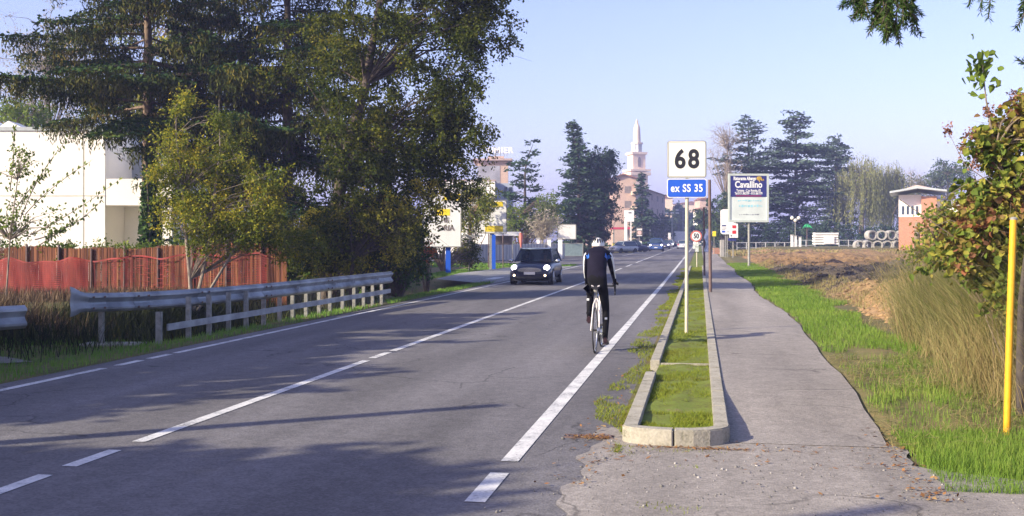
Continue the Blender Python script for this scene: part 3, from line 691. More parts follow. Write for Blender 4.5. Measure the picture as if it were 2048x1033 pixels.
for k in range(10):
    p = FA+fd*((k+.3)/10*FL)+fn*.06; MB().tube([(p.x, p.y, zg-.9), (p.x+.02, p.y, fz(k/10)+random.uniform(-.05, .1))], .035, 7).build('post', m_rust, r)
for zz in (.35, 1.05): MB().tube([tuple(FA+fn*-.05+Vector((0, 0, zz))), tuple(FB+fn*-.05+Vector((0, 0, zz)))], .02, 6).build('crossbar', m_wood, r)

# --- small litter
b = base(1712, 21.5); t_, s_ = xy_ts(b.x, b.y); b.z = max(PZ(606, 21.5), float(field_z(np.array(t_), np.array(s_)))+.05)
r = MB().box((0, 0, .08), (.30, .22, .015), rz=.5, rx=.7).box((.05, .12, .06), (.30, .18, .015), rz=.5, rx=-.35).build('crumpled_carton', m_whitebd, off=b); tag(r, 'flattened white carton lying on the turned earth right of the path', 'litter')
b = base(872, 46); r = MB().ball((0, 0, .10), (.13, .09, .12), 8, 5).build('litter_bag', M('pale blue bag', (.45, .6, .75), rough=.5, var=.2), off=b, smooth=True); tag(r, 'small pale blue plastic bag dumped under the roadside shrub', 'litter')
# fallen leaves, as stuff
n = 1500; sA = 7+55*rng.random(n)**1.7; side = rng.random(n); tA = np.where(side < .62, pr(sA)+rng.normal(.05, .09, n), np.where(side < .72, .27+rng.random(n)*1.4, rng.normal(-.85, .12, n)))
C = np.stack([tA, sA, gn(sA)+.012+rng.random(n)*.015], 1); Dv = rdir(n)*[1, 1, .2]; Nv = rdir(n)*[.35, .35, .1]+[0, 0, 1]
m_fall = leafM('fallen leaves', [(0, (.12, .06, .03)), (1, (.40, .28, .12)), (.4, (.24, .12, .05)), (.7, (.33, .16, .06))], trans=.1)
o = leaves('fallen_leaves', C, Dv, Nv, rng.uniform(.02, .05, n), rng.uniform(.015, .035, n), m_fall); o.rotation_euler = (0, 0, -A); tag(o, 'brown fallen leaves and straw scattered along the path edges', 'fallen leaves', kind='stuff')
n = 520; C = np.stack([rng.uniform(-.95, 1.6, n), rng.uniform(7.8, 8.75, n), np.zeros(n)], 1); C[:200, 0] = rng.normal(0.05, .35, 200); C[:200, 1] = k0-.30+rng.normal(0, .03, 200); C[:, 2] = .012
C[200:420, 0] = rng.uniform(-1.05, -.75, 220); C[200:420, 1] = k0+.02+rng.normal(0, .05, 220)
o = leaves('straw_litter', C, rdir(n)*[1, 1, .15], rdir(n)*.2+[0, 0, 1], rng.uniform(.02, .09, n), rng.uniform(.004, .02, n), m_fall); o.rotation_euler = (0, 0, -A); tag(o, 'straw twigs and dead leaves gathered in front of the kerb end', 'leaf litter', kind='stuff')
n = 3600; sG = rng.uniform(3.5, 8.9, n); tG = rng.uniform(-1.4, 4.5, n); k = (tG < fore_t(sG)+.1) & (rng.random(n) < np.clip((tG+1.4)*1.2, .15, 1)); sG, tG = sG[k], tG[k]
P = np.stack([tG, sG, np.full(len(tG), .006)], 1); rC = rng.gamma(2, .0017, len(tG))+.0015
V = (P[:, None, :]+(ico[None]*(1+rng.normal(0, .2, (len(P), 12, 1))))*rC[:, None, None]).reshape(-1, 3); Fc = (icf[None]+12*np.arange(len(P))[:, None, None]).reshape(-1, 3)
m_stone = leafM('gravel stones', [(0, (.12, .12, .12)), (1, (.38, .36, .34)), (.8, (.2, .19, .18))], trans=0)
o = npmesh('gravel', V, Fc, m_stone); o.rotation_euler = (0, 0, -A); tag(o, 'loose small stones scattered over the forecourt asphalt', 'gravel', kind='stuff')
# drain grate with debris left of the kerb
r = bpy.data.objects.new('drain_grate', None); COL.objects.link(r); r.rotation_euler = (0, 0, -A); OFF[r.name] = Vector((0, 0, 0)); r.location = (0, 0, 0)
tag(r, 'rusty half buried drain grate in the asphalt left of the kerb end', 'drain grate')
mb = MB()
for k in range(9): mb.box((-1.10+k*.045, k0+.06, .007), (.014, .10, .014), rz=.3*(-1)**k)
mb.box((-.92, k0+.115, .006), (.42, .012, .012)).box((-.92, k0+.005, .006), (.42, .012, .012)).build('bars', m_rust, r)
MB().box((-.92, k0+.06, .003), (.42, .12, .005)).build('pit', m_dark, r)
# ================= TREES =================
m_bark = M('brown bark', (.16, .115, .085), rough=.95, var=.35, scale=9, bump=.8)
m_barkd = M('dark bark wood', (.075, .06, .05), rough=.95, var=.35, scale=9, bump=.8)
m_barkg = M('grey bark', (.25, .21, .17), rough=.95, var=.3, scale=9, bump=.6)
m_spruce = leafM('spruce needles', [(0, (.010, .035, .014)), (1, (.10, .13, .03)), (.4, (.025, .058, .018)), (.75, (.055, .09, .022))], trans=.10, patch=.6)
m_sprh = leafM('hanging spruce twigs', [(0, (.018, .034, .008)), (1, (.22, .16, .035)), (.4, (.045, .06, .012)), (.75, (.11, .105, .02))], trans=.10, patch=.5)
m_cedar = leafM('cedar needles', [(0, (.035, .06, .05)), (1, (.12, .17, .13)), (.5, (.07, .11, .08))], trans=.1, patch=.35)
m_cedd = leafM('dark conifer needles', [(0, (.018, .04, .03)), (1, (.08, .13, .07)), (.5, (.04, .075, .045))], trans=.1, patch=.4)
m_elm = leafM('green leaves', [(0, (.015, .028, .005)), (1, (.40, .32, .035)), (.42, (.05, .072, .012)), (.75, (.14, .15, .02))], trans=.42, patch=.45)
m_ylw = leafM('yellow green leaves', [(0, (.05, .08, .012)), (1, (.66, .46, .035)), (.42, (.13, .17, .024)), (.72, (.34, .32, .035))], trans=.35, patch=.8)
m_olive = leafM('olive autumn leaves', [(0, (.03, .045, .008)), (1, (.60, .44, .04)), (.35, (.14, .16, .024)), (.68, (.38, .34, .045))], trans=.35, patch=.7)
m_grn = leafM('bramble leaves', [(0, (.06, .10, .02)), (1, (.24, .28, .05)), (.5, (.13, .19, .03))], trans=.3, patch=.8)
m_ivy = leafM('ivy leaves', [(0, (.02, .05, .015)), (1, (.10, .17, .04)), (.5, (.05, .10, .025))], trans=.15, patch=.8, rough=.4)
m_beige = leafM('dry twig leaves', [(0, (.28, .23, .17)), (1, (.52, .46, .36)), (.5, (.40, .36, .27))], trans=.3, patch=.5)
m_willow = leafM('willow leaves', [(0, (.12, .15, .06)), (1, (.36, .35, .15)), (.5, (.23, .25, .10))], trans=.3, patch=.3)
m_avenue = leafM('avenue leaves', [(0, (.03, .06, .03)), (1, (.12, .16, .06)), (.5, (.06, .10, .04))], trans=.2, patch=.2)

def tree(name, label, cat, bs, trunkpts, trunkr, blobs, nclump, nleaf, crad, lsize, mat, bark=None, group=None, twigs=3, shell=.5, droop=.3, limb_r=.035, aspect=.6, seed=None, limbs=True, dirbias=None, tprob=1.0, big=False):
    """trunk with limbs reaching clumps spread through ellipsoids (x,y,z,rx,ry,rz,weight); world coordinates"""
    global rng
    if seed is not None: rng = np.random.default_rng(seed); random.seed(seed)
    r = empty(name, bs, label, cat, group)
    tb = MB(); tp = [Vector(p) for p in trunkpts]; tb.tube(tp, trunkr, 9)
    wts = np.array([b[6] for b in blobs], float); wts /= wts.sum(); ks = rng.choice(len(blobs), nclump, p=wts)
    CC = []
    for k in ks:
        b = blobs[k]; d = rng.normal(size=3); d /= np.linalg.norm(d); q = rng.random()**shell
        CC.append([b[0]+d[0]*b[3]*q, b[1]+d[1]*b[4]*q, b[2]+d[2]*b[5]*q])
    CC = np.array(CC)
    if limbs:
        for c in CC[rng.random(len(CC)) < tprob]:
            cv = Vector(c); 
            cand = [p for p in tp if p.z < cv.z-.15*abs((p-cv).length)] or [tp[0]]
            best = min(cand, key=lambda p: (p-cv).length)
            mid = best.lerp(cv, .5) + Vector((0, 0, .12*(cv-best).length)) + Vector((random.uniform(-.1, .1), random.uniform(-.1, .1), 0))*(cv-best).length
            tb.tube([best, mid, cv], [limb_r, limb_r*.6, limb_r*.25], 5, cap=False)
            for _ in range(twigs):
                e = cv+Vector(rng.normal(size=3))*crad*.8; tb.tube([cv.lerp(mid, .2), e], [limb_r*.22, limb_r*.08], 3, cap=False)
    tb.build('trunk', bark or m_bark, r, smooth=True)
    n = nclump*nleaf
    # leaves sit along short twigs radiating from each clump
    cidx = np.repeat(np.arange(nclump), nleaf); ntw = 9
    tdir = unit(rng.normal(size=(nclump*ntw, 3))+np.array([0, 0, .1]))
    if dirbias is not None: tdir = unit(tdir+np.array(dirbias))
    ti = cidx*ntw+rng.integers(0, ntw, n); u = rng.random(n)**.7
    sc = rng.uniform(.6, 1.35, nclump)[cidx]
    D0 = tdir[ti]; C = CC[cidx]+D0*(u*crad*sc)[:, None]+rng.normal(0, crad*.13, (n, 3)); C[:, 2] -= droop*crad*u*u*sc
    D = D0+rdir(n)*.9-np.array([0, 0, .3]); ls = lsize*rng.uniform(.6, 1.3, n)
    (bigleaves if big else leaves)('crown', C, D, rdir(n)+([0, 0, .8] if big else 0), ls, ls*aspect, mat, r)
    return r

def conifer(name, label, cat, bs, Hh, prof, z0, dz, nper, droop, hang, card, twsp, mat, group=None, seed=1, bark=None, lean=None, tr=.2, up=.1, flat=0, hmat=None, top=None, side=None, skip=0):
    """prof(h) gives branch length at height h; hang = (min,max) length of hanging twigs; card = (length,width) of needle clumps"""
    R = np.random.default_rng(seed); r = empty(name, bs, label, cat, group); bs = Vector(bs)
    lean = lean or (lambda h: (0, 0)); tb = MB()
    hs = np.linspace(0, Hh, 12); tb.tube([bs+Vector((*lean(h), h)) for h in hs], [tr*(1-h/Hh)**.8+.015 for h in hs], 9)
    Cs, Ds, Cw, Hc, Hd, Hw = [], [], [], [], [], []
    h = z0
    while h < Hh-.1:
        a0 = R.uniform(0, 6.28)
        for k in range(nper):
            if R.random() < skip: continue
            az = a0+k*2*math.pi/nper+R.uniform(-.35, .35); Lb = prof(h, az)*R.uniform(.72, 1.12)
            if side is not None: Lb *= side(az)
            if Lb < .12: continue
            o = np.array(bs)+np.array([*lean(h), h+R.uniform(-1, 1)*dz*.8]); dr = np.array([math.cos(az), math.sin(az), 0]); sd = np.array([-math.sin(az), math.cos(az), 0])
            dp = droop*R.uniform(.3, 1.6); bend = R.normal(0, .22)*Lb; ph = R.uniform(0, 6.28); fq = R.uniform(5, 9)
            def bp(u): return o+dr*Lb*u+sd*bend*u*u+np.array([0, 0, Lb*(up*u-dp*u**1.4+.25*dp*u**4)])
            tb.tube([bp(u) for u in (0, .25, .5, .75, .97)], [max(.012, Lb*.010), Lb*.008+.004, Lb*.006+.004, Lb*.004+.003, .004], 5, cap=False)
            nt_ = max(2, int(Lb/twsp))
            for i in range(nt_):
                u = .12+.88*(i+.5)/nt_
                if u < .22 and R.random() < .5: continue
                if hang[1] > 0 and R.random() > .25+1.1*abs(math.sin(u*fq+ph)): continue
                for sg in (-1, 1):
                    tl_ = (Lb*.30*(1-u*.75)+card[0]*.8)*R.uniform(.6, 1.2); p0 = bp(u); td = sd*sg*.85+dr*.55; td = td/np.linalg.norm(td)
                    m_ = max(1, int(tl_/(card[0]*.55)))
                    q = (np.arange(m_)+.5)/m_
                    pts = p0+td*(tl_*q)[:, None]; pts[:, 2] -= dp*.55*tl_*q**2
                    pts += R.normal(0, card[1]*.35, (m_, 3))
                    dd = td+np.array([0, 0, -.3*dp])+R.normal(0, .28, (m_, 3)); Cs.append(pts); Ds.append(dd); Cw.append(np.full(m_, 1.0))
                    if flat: 
                        Cs.append(pts+R.normal(0, card[1]*.5, (m_, 3))+[0, 0, card[1]*.2]); Ds.append(R.normal(0, 1, (m_, 3))*[1, 1, .35]); Cw.append(np.full(m_, .8))
                    if hang[1] > 0:
                        for j in range(m_):
                            if R.random() < .75:
                                hl = R.uniform(*hang)*(1-.5*abs(u-.55))*(.35+.9*abs(math.sin(u*fq+ph))); kk = max(1, int(hl/(card[0]*.8))); qq = (np.arange(kk)+.4)/kk
                                pp = pts[j]+np.outer(qq*hl, [0, 0, -1])+R.normal(0, card[1]*.25, (kk, 3)); Hc.append(pp)
                                Hd.append(np.tile([0, 0, -1.], (kk, 1))+R.normal(0, .42, (kk, 3))); Hw.append(np.full(kk, .7))
                # along the main limb
            m_ = max(2, int(Lb/(card[0]*(.2 if hang[1] > 0 else .5)))); q = (np.arange(m_)+.5)/m_; pts = np.array([bp(x) for x in q if x > .18]); 
            if len(pts): Cs.append(pts+R.normal(0, card[1]*(1.6 if hang[1] > 0 else .4), pts.shape)); Ds.append(np.tile(dr, (len(pts), 1))+R.normal(0, .5, pts.shape)); Cw.append(np.full(len(pts), 1.))
        h += dz*R.uniform(.8, 1.2)
    if top:
        for (u0, u1) in top: pass
    tb.build('trunk', bark or m_barkd, r, smooth=True)
    C = np.concatenate(Cs); D = np.concatenate(Ds); Wd = np.concatenate(Cw)
    global rng; rng = R
    L_ = card[0]*R.uniform(.7, 1.4, len(C)); leaves('crown', C, D, rdir(len(C))*.6+[0, 0, .6], L_, card[1]*Wd*R.uniform(.7, 1.3, len(C)), mat, r)
    if Hc:
        C = np.concatenate(Hc); D = np.concatenate(Hd); leaves('hanging_twigs', C, D, rdir(len(C)), card[0]*R.uniform(.8, 1.4, len(C)), card[1]*.55*R.uniform(.7, 1.3, len(C)), hmat or mat, r)
    return r
def P3(px, py, Z): return (PX(px, Z), Z, PZ(py, Z))
def B(px, Z, dz=0): x = PX(px, Z); return (x, Z, H(x, Z)+dz)
# --- big spruces
def sp_prof(L0, hm):
    return lambda h, az: L0*min(1, (hm-h)/(hm*.55))**.8
conifer('spruce_tree', 'tall drooping spruce with a bare brown trunk in front of the white building', 'tree', B(296, 38.5), 16, sp_prof(6.2, 17.5), 6.0, .95, 6, .26, (.15, .75), (.17, .088), .14, m_spruce, 'drooping spruces', seed=3, bark=m_bark, tr=.25, hmat=m_sprh, skip=.15)
conifer('spruce_tree', 'darker drooping spruce between the tall spruce and the big leafy tree', 'tree', B(575, 39), 15.5, sp_prof(5.2, 17), 1.8, .8, 6, .30, (.2, .9), (.18, .09), .17, m_spruce, 'drooping spruces', seed=5, tr=.25, hmat=m_sprh)
conifer('spruce_tree', 'small dark spruce top showing between the two drooping spruces', 'tree', B(440, 43), 12.5, sp_prof(3.6, 13.5), 2.5, .75, 6, .28, (.2, .8), (.16, .07), .26, m_spruce, 'drooping spruces', seed=8, tr=.2, hmat=m_sprh)
# ivy on the tall spruce trunk
x, y, z = B(300, 38.1); n = 2600; hh = rng.random(n)*4.9; th = rng.uniform(0, 6.28, n); rr_ = .42*(1-hh/7.5)*rng.uniform(.4, 1.35, n)
r = empty('ivy', (x, y, z), 'dark green ivy wrapping the lower trunk of the tall spruce', 'climbing plant')
leaves('foliage', np.stack([x+rr_*np.cos(th), y+rr_*np.sin(th), z+hh], 1), rdir(n)-[0, 0, .7], rdir(n), .17, .13, m_ivy, r)
MB().tube([(x-.1, y-.3, z), (x+.1, y-.28, z+2), (x-.05, y-.25, z+4.6)], .03, 6).build('stem', m_barkd, r)
# --- big leafy tree overhanging the road
Z = 31
tp = [(PX(655, Z), Z, -.3), (PX(662, Z), Z, 1.6), (PX(690, Z), Z-.3, 3.8), (PX(735, Z), Z-.4, 6.2), (PX(760, Z), Z-.2, 8.6), (PX(790, Z), Z, 11)]
bl = [P3(820, 60, Z)+(2.9, 2.6, 2.2, 3), P3(930, 70, Z)+(1.45, 2.0, 2.0, 2.3), P3(905, 235, Z)+(1.25, 1.8, 1.5, 1.6), P3(780, 260, Z)+(2.4, 2.4, 1.7, 2.2), P3(870, 355, Z)+(1.25, 1.6, 1.1, 1.2), P3(740, 420, Z)+(2.0, 2.0, 1.2, 1.6), P3(800, -90, Z)+(3.1, 3, 2, 2.4), P3(650, 130, Z)+(1.7, 2, 1.8, .9), P3(690, 480, Z)+(1.8, 1.5, .9, 1.2), P3(800, 480, Z)+(.7, 1.0, 1.0, .8), P3(965, -20, Z)+(1.1, 2.0, 1.4, 1.3)]
tree('leafy_tree', 'large green leafy tree with a dark leaning trunk reaching over the road', 'tree', (tp[0][0], Z, -.3), tp, [.27, .22, .17, .13, .09, .04], bl+[P3(700, 400, Z-1.6)+(1.6, .8, 1.5, 1.0), P3(640, 500, Z-1.2)+(1.1, .6, .8, .7), P3(720, 250, Z-1.8)+(1.4, .8, 1.4, .8)], 640, 170, .50, .10, m_elm, bark=m_barkd, seed=21, shell=.6, tprob=.22)
tree('understory_tree', 'olive and yellow understory tree below the overhanging leafy tree', 'tree', B(700, 29.5), [B(700, 29.5), P3(705, 520, 29.5), P3(700, 430, 29.5)], [.07, .05, .03], [P3(740, 440, 29.5)+(1.2, .7, .8, 1.3), P3(800, 470, 29.7)+(.75, .6, .9, 1), P3(640, 470, 29.5)+(1.0, .7, .7, 1), P3(840, 400, 30)+(.8, .6, .7, .6), P3(700, 530, 29.6)+(1.2, .5, .45, .7)], 170, 90, .40, .08, m_olive, bark=m_barkd, seed=24, limb_r=.014, shell=.6)
# low dark shrubs under it, next to guardrail end
tree('dark_shrub', 'dense dark shrub at the far end of the guardrail under the leafy tree', 'shrub', B(800, 31.5), [B(800, 31.5), P3(800, 480, 31.5)], [.08, .04], [P3(770, 545, 31.5)+(.75, .8, .85, 1.2), P3(820, 515, 31.8)+(.6, .8, 1.0, 1.2), P3(700, 520, 32)+(1.1, .8, .9, 1.0), P3(620, 540, 33)+(1.0, .8, .7, .8)], 95, 130, .40, .10, m_ivy, seed=22, bark=m_barkd, shell=.5)
tree('orange_shrub', 'small orange leaved shrub between the leafy tree and the blue post', 'shrub', B(852, 44), [B(852, 44), P3(852, 500, 44)], [.03, .015], [P3(855, 500, 44)+(.35, .35, .55, 1)], 16, 45, .2, .09, leafM('orange leaves', [(0, (.30, .06, .02)), (1, (.65, .22, .05))], trans=.3), seed=23)
# --- multi stemmed yellow green tree in front of the reed fence
Z = 27.5; b = B(385, Z)
tp = [b, P3(380, 560, Z), P3(372, 470, Z), P3(365, 380, Z), P3(352, 270, Z), P3(350, 215, Z)]
bl = [P3(400, 430, Z)+(1.2, .9, .9, 1.6), P3(470, 470, Z)+(1.5, .8, .7, 1.5), P3(350, 330, Z)+(.75, .8, 1.0, 1.3), P3(450, 320, Z)+(.9, .8, .9, 1.3), P3(520, 430, Z)+(.9, .8, .8, 1.3), P3(365, 220, Z)+(.3, .4, .6, .35), P3(438, 240, Z)+(.3, .4, .5, .3), P3(540, 370, Z)+(.7, .6, .5, .5), P3(600, 490, Z+1)+(.9, .6, .55, .8)]
r = tree('young_tree', 'young yellow green tree with several thin stems in front of the red fence', 'tree', b, tp, [.06, .05, .045, .035, .02, .008], bl, 400, 75, .36, .075, m_ylw, bark=m_barkg, seed=31, tprob=.35, limb_r=.012, droop=.1, shell=.6)
MB().tube([b, P3(420, 480, Z), P3(430, 380, Z), P3(440, 300, Z), P3(438, 200, Z)], [.05, .04, .03, .02, .006], 7).tube([b, P3(480, 480, Z), P3(540, 400, Z)], [.05, .03, .01], 7).build('stem', m_barkg, r, smooth=True)
# --- left edge shrub with arching twigs
Z = 25; b = B(10, Z)
bl = [P3(20, 440, Z)+(1.1, .7, .7, 1.7), P3(30, 330, Z)+(.6, .5, .65, .9), P3(110, 440, Z)+(.6, .5, .35, .5), P3(-60, 400, Z)+(1, .8, 1.4, 1)]
r = tree('twiggy_shrub', 'shrub with arching leafy twigs against the white building at left edge', 'shrub', b, [b, P3(20, 480, Z), P3(35, 360, Z), P3(40, 290, Z)], [.022, .018, .012, .006], bl, 46, 30, .30, .085, m_grn, bark=m_barkg, seed=33, limb_r=.014, shell=.6)
Cs, Ds = [], []; mb = MB()
for (p0, p1, p2) in (((60, 470), (130, 440), (236, 362)), ((40, 440), (80, 330), (152, 262)), ((70, 480), (150, 460), (205, 400)), ((30, 420), (70, 360), (95, 345)), ((50, 430), (90, 380), (178, 325)), ((20, 380), (30, 300), (28, 250)), ((80, 490), (110, 470), (152, 440))):
    pts = [(1-u)**2*np.array(P3(*p0, Z))+2*u*(1-u)*np.array(P3(*p1, Z))+u*u*np.array(P3(*p2, Z)) for u in np.linspace(0, 1, 16)]
    mb.tube(pts, [.012*(1-i/16)+.003 for i in range(16)], 4)
    for i in range(3, 16):
        for sg in (-1, 1, .3):
            dd = np.array([rng.normal(0, .4), rng.normal(0, .5), sg*1.0])+.5*(pts[i]-pts[i-1])/np.linalg.norm(pts[i]-pts[i-1]); dd /= np.linalg.norm(dd); Cs.append(pts[i]+dd*.06+rng.normal(0, .02, 3)); Ds.append(dd)
mb.build('arching_twigs', m_barkg, r, smooth=True); leaves('twig_leaves', Cs, Ds, rdir(len(Cs)), .12, .06, m_grn, r)
# --- brambles on top of and behind the fence
nb = 60; blb = []
for k in range(14):
    u = k/13; p = FA+fd*(u*FL)-fn*.7; blb.append((p.x, p.y, 1.25+.12*math.sin(k*2.1), .75, .5, .42+.1*math.sin(k), 1))
tree('bramble_hedge', 'green bramble hedge growing above the orange fence', 'hedge', (FA.x, FA.y+1, -.1), [(FA.x+1, FA.y+1.6, -.1), (FA.x+1.2, FA.y+1.7, .8)], [.03, .02], blb, 210, 55, .36, .10, m_grn, seed=35, limbs=False)
# dead brush and dark brambles in the ditch
def brush(name, label, n, cx, cy, rx, ry, hmax, mat, zf, wd=.012, cat='brush', lean=.7, seed=1, kind='stuff', tmin=-99):
    global rng; rng = np.random.default_rng(seed)
    x = cx+rx*rng.normal(0, .5, n); y = cy+ry*rng.normal(0, .5, n); t, s = xy_ts(x, y); k = (t < -9.0) & (t > tmin); x, y, t, s = x[k], y[k], t[k], s[k]; n = len(x); h = hmax*rng.uniform(.3, 1.1, n)
    o = blades(name, x, y, zf(t, s)-.02, h, wd, h*lean*rng.random(n), mat); return tag(o, label, cat, kind=kind)
m_brush = leafM('dead brush', [(0, (.05, .035, .025)), (1, (.26, .19, .12)), (.6, (.13, .09, .06))], trans=.1)
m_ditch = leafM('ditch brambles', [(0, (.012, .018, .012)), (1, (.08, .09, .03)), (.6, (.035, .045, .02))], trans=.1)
brush('dry_brush', 'tangle of dead brown stems left of the flared guardrail end', 6000, -10.2, 20.3, 2.2, 1.6, .9, m_brush, hn, .014, seed=41)
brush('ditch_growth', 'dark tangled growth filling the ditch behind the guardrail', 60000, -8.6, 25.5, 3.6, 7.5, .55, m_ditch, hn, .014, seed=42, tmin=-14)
brush('ditch_reeds', 'thin brown stems standing along the foot of the orange fence', 7000, -11.3, 31.2, 5.5, 1.8, .42, m_brush, hn, .02, seed=43, lean=.4)
# background trees behind the white building
tree('bare_tree', 'pale beige half bare tree rising behind the white building', 'tree', B(95, 75), [B(95, 75), P3(95, 300, 75), P3(95, 150, 75), P3(95, 60, 75)], [.35, .25, .15, .05], [P3(100, 170, 75)+(3.5, 3, 5, 1), P3(60, 120, 75)+(2.5, 3, 4, .7), P3(140, 90, 75)+(2.5, 3, 3, .5)], 150, 60, 1.0, .16, m_beige, seed=51, bark=m_barkg, aspect=.4, twigs=5)
tree('bright_tree', 'yellow green tree glowing behind the tall spruce', 'tree', B(290, 70), [B(290, 70), P3(290, 300, 70), P3(290, 120, 70)], [.35, .25, .1], [P3(270, 220, 70)+(3.2, 3, 3.2, 1), P3(420, 60, 70)+(3.5, 3, 3, .8), P3(330, 100, 70)+(3, 3, 3, .7)], 110, 70, 1.1, .26, m_ylw, seed=52)
tree('green_tree', 'green tree peeping past the building top at the left edge', 'tree', B(30, 62), [B(30, 62), P3(30, 300, 62), P3(30, 260, 62)], [.3, .2, .1], [P3(40, 235, 62)+(2.2, 2, 1.4, 1)], 40, 60, .8, .2, m_grn, seed=53)

# --- left middle distance
tree('roadside_bush', 'dark green bush beside the T shaped post', 'shrub', B(885, 58), [B(885, 58), P3(890, 470, 58)], [.1, .05], [P3(935, 505, 60)+(1.0, .8, .9, 1.0), P3(900, 440, 60)+(1.3, 1, 1.6, .6), P3(860, 470, 58)+(.7, 1, 1.2, .8)], 85, 80, .45, .13, m_elm, seed=61)
tree('yellowing_tree', 'yellowing green tree between the two white billboards', 'tree', B(940, 66), [B(940, 66), P3(940, 440, 66), P3(942, 400, 66)], [.14, .1, .05], [P3(942, 425, 66)+(1.1, .9, 1.5, 1), P3(950, 380, 66)+(1.3, .9, .9, .7), P3(975, 420, 64)+(.55, .5, 1.0, .5)], 80, 80, .5, .15, m_ylw, seed=62)
conifer('cedar_tree', 'single cedar with a bent leaning top left of the paired conifers', 'tree', B(1050, 105), 11.3, lambda h, az: 3.3*(1-h/13.5)**.6*(.75 if int(h/1.4) % 2 else 1.1), 2.2, .75, 6, .10, (0, 0), (.42, .20), .38, m_cedd, seed=71, tr=.22, up=.12, flat=1, lean=lambda h: (.9*max(0, (h-8.5)/3)**1.5, 0), skip=.2)
tree('green_shrub', 'broad olive green shrub mass behind the white wall', 'shrub', B(1040, 98), [B(1040, 98), P3(1040, 430, 98)], [.15, .08], [P3(1030, 445, 98)+(1.6, 1.4, 1.6, 1), P3(1075, 430, 99)+(2.0, 1.4, 1.8, 1.2), P3(1100, 420, 101)+(1.2, 1.4, 1.6, .8)], 100, 70, .7, .2, m_grn, seed=72)
tree('twiggy_tree', 'pale half bare shrub with many upright stems behind the wall', 'shrub', B(1085, 94), [B(1085, 94), P3(1085, 480, 94)], [.12, .08], [P3(1088, 455, 94)+(1.7, .8, 1.3, 1)], 60, 22, .8, .16, m_beige, seed=73, bark=m_beige, twigs=6, limb_r=.05, dirbias=(0, 0, 1))
def wob(h, f=1.3): return .8+.25*math.sin(h*f+1)
conifer('dark_conifer', 'tall dark conifer with a crooked pointed leader left of the apartment block', 'tree', B(1158, 120), 15.3, lambda h, az: 3.6*min(1, (15.6-h)/9.5)**.85*wob(h), .5, .55, 7, .20, (0, 0), (.50, .24), .40, m_cedd, 'dark conifers left of road', seed=74, tr=.3, up=.15, flat=1, lean=lambda h: (-1.0*max(0, (h-11)/4), 0))
conifer('dark_conifer', 'second pointed leader rising just behind the crooked dark conifer', 'tree', B(1166, 123), 15.2, lambda h, az: 2.6*min(1, (15.6-h)/9)**.9*wob(h, 1.7), 3, .6, 6, .20, (0, 0), (.50, .24), .42, m_cedd, 'dark conifers left of road', seed=75, tr=.28, up=.15, flat=1, lean=lambda h: (-.8*max(0, (h-10)/5), 0))
tree('dark_tree', 'broad dark round topped tree directly right of the pointed conifers', 'tree', B(1203, 124), [B(1203, 124), P3(1203, 400, 124), P3(1203, 320, 124)], [.35, .25, .1], [P3(1205, 350, 124)+(2.1, 2, 3.0, 1.2), P3(1212, 410, 124)+(2.3, 2, 2.6, 1.2), P3(1190, 455, 124)+(2.8, 2, 2.2, 1), P3(1218, 320, 124)+(.9, 1, 1.7, .4), P3(1190, 330, 125)+(1.6, 2, 2, .6)], 240, 75, .75, .24, m_cedd, seed=76, bark=m_barkd)
conifer('street_conifer', 'slim dark conifer in front of the orange apartment block', 'tree', B(1284, 175), 12.5, lambda h, az: 2.9*min(1, (13-h)/9)**.9*wob(h), .6, .7, 6, .2, (0, 0), (.7, .36), .6, m_cedd, seed=77, tr=.25, up=.15, flat=1)
# far avenue trees
k = 0
for (px, Z, top, wd, dn) in ((1312, 230, 428, 3.2, 'leftmost'), (1328, 300, 408, 4.2, ''), (1345, 340, 402, 4.5, ''), (1362, 380, 415, 4.5, ''), (1382, 420, 425, 5, ''), (1398, 330, 432, 4, ''), (1412, 260, 425, 3.5, ''), (1426, 170, 395, 3.0, '')):
    labs = ['low dark tree beside the slim conifer where the road narrows', 'hazy tree left of the tall street lamp far down the road', 'hazy tree directly behind the tall street lamp', 'hazy tree above the white lorry far down the road', 'hazy tree behind the foot of the 68 sign pole', 'hazy tree just above the round speed sign', 'hazy tree between the two brown poles', 'dark tree rising behind the thick brown pole']
    b = B(px, Z); zt = PZ(top, Z); hz = zt-b[2]
    tree('avenue_tree', labs[k], 'tree', b, [b, (b[0], Z, b[2]+hz*.5), (b[0], Z, b[2]+hz*.8)], [.3, .2, .1], [(b[0], Z, b[2]+hz*.55, wd, wd, hz*.45, 1)], 70, 45, Z/300*1.6, Z/300*.85, m_avenue, group='hazy avenue trees', seed=80+k, bark=m_barkd, twigs=0, tprob=.3)
    k += 1
# --- right side trees
conifer('cedar_tree', 'broad grey green cedar directly behind the advertising board', 'tree', B(1497, 150), 18.6, lambda h, az: 5.4*min(1, (19.5-h)/8)**.7*wob(h, 1.1), 1.5, .8, 7, .08, (0, 0), (.55, .26), .50, m_cedar, 'cedars beyond the field', seed=91, tr=.4, up=.15, flat=1, skip=.12)
conifer('cedar_tree', 'tallest widest grey green cedar right of the advertising board', 'tree', B(1592, 152), 19.4, lambda h, az: (6.8 if h > 8 else 5.8)*min(1, (20.5-h)/9)**.7*wob(h, 1.0), 1.5, .8, 8, .10, (0, 0), (.55, .27), .50, m_cedar, 'cedars beyond the field', seed=92, tr=.45, up=.12, flat=1, skip=.1)
conifer('round_conifer', 'round topped conifer peeping over right of the tallest cedar', 'tree', B(1672, 165), 17.0, lambda h, az: 3.3*min(1, (17.8-h)/6)**.6, 2, .7, 7, .12, (0, 0), (.6, .3), .55, m_cedar, seed=93, tr=.35, up=.15, flat=1)
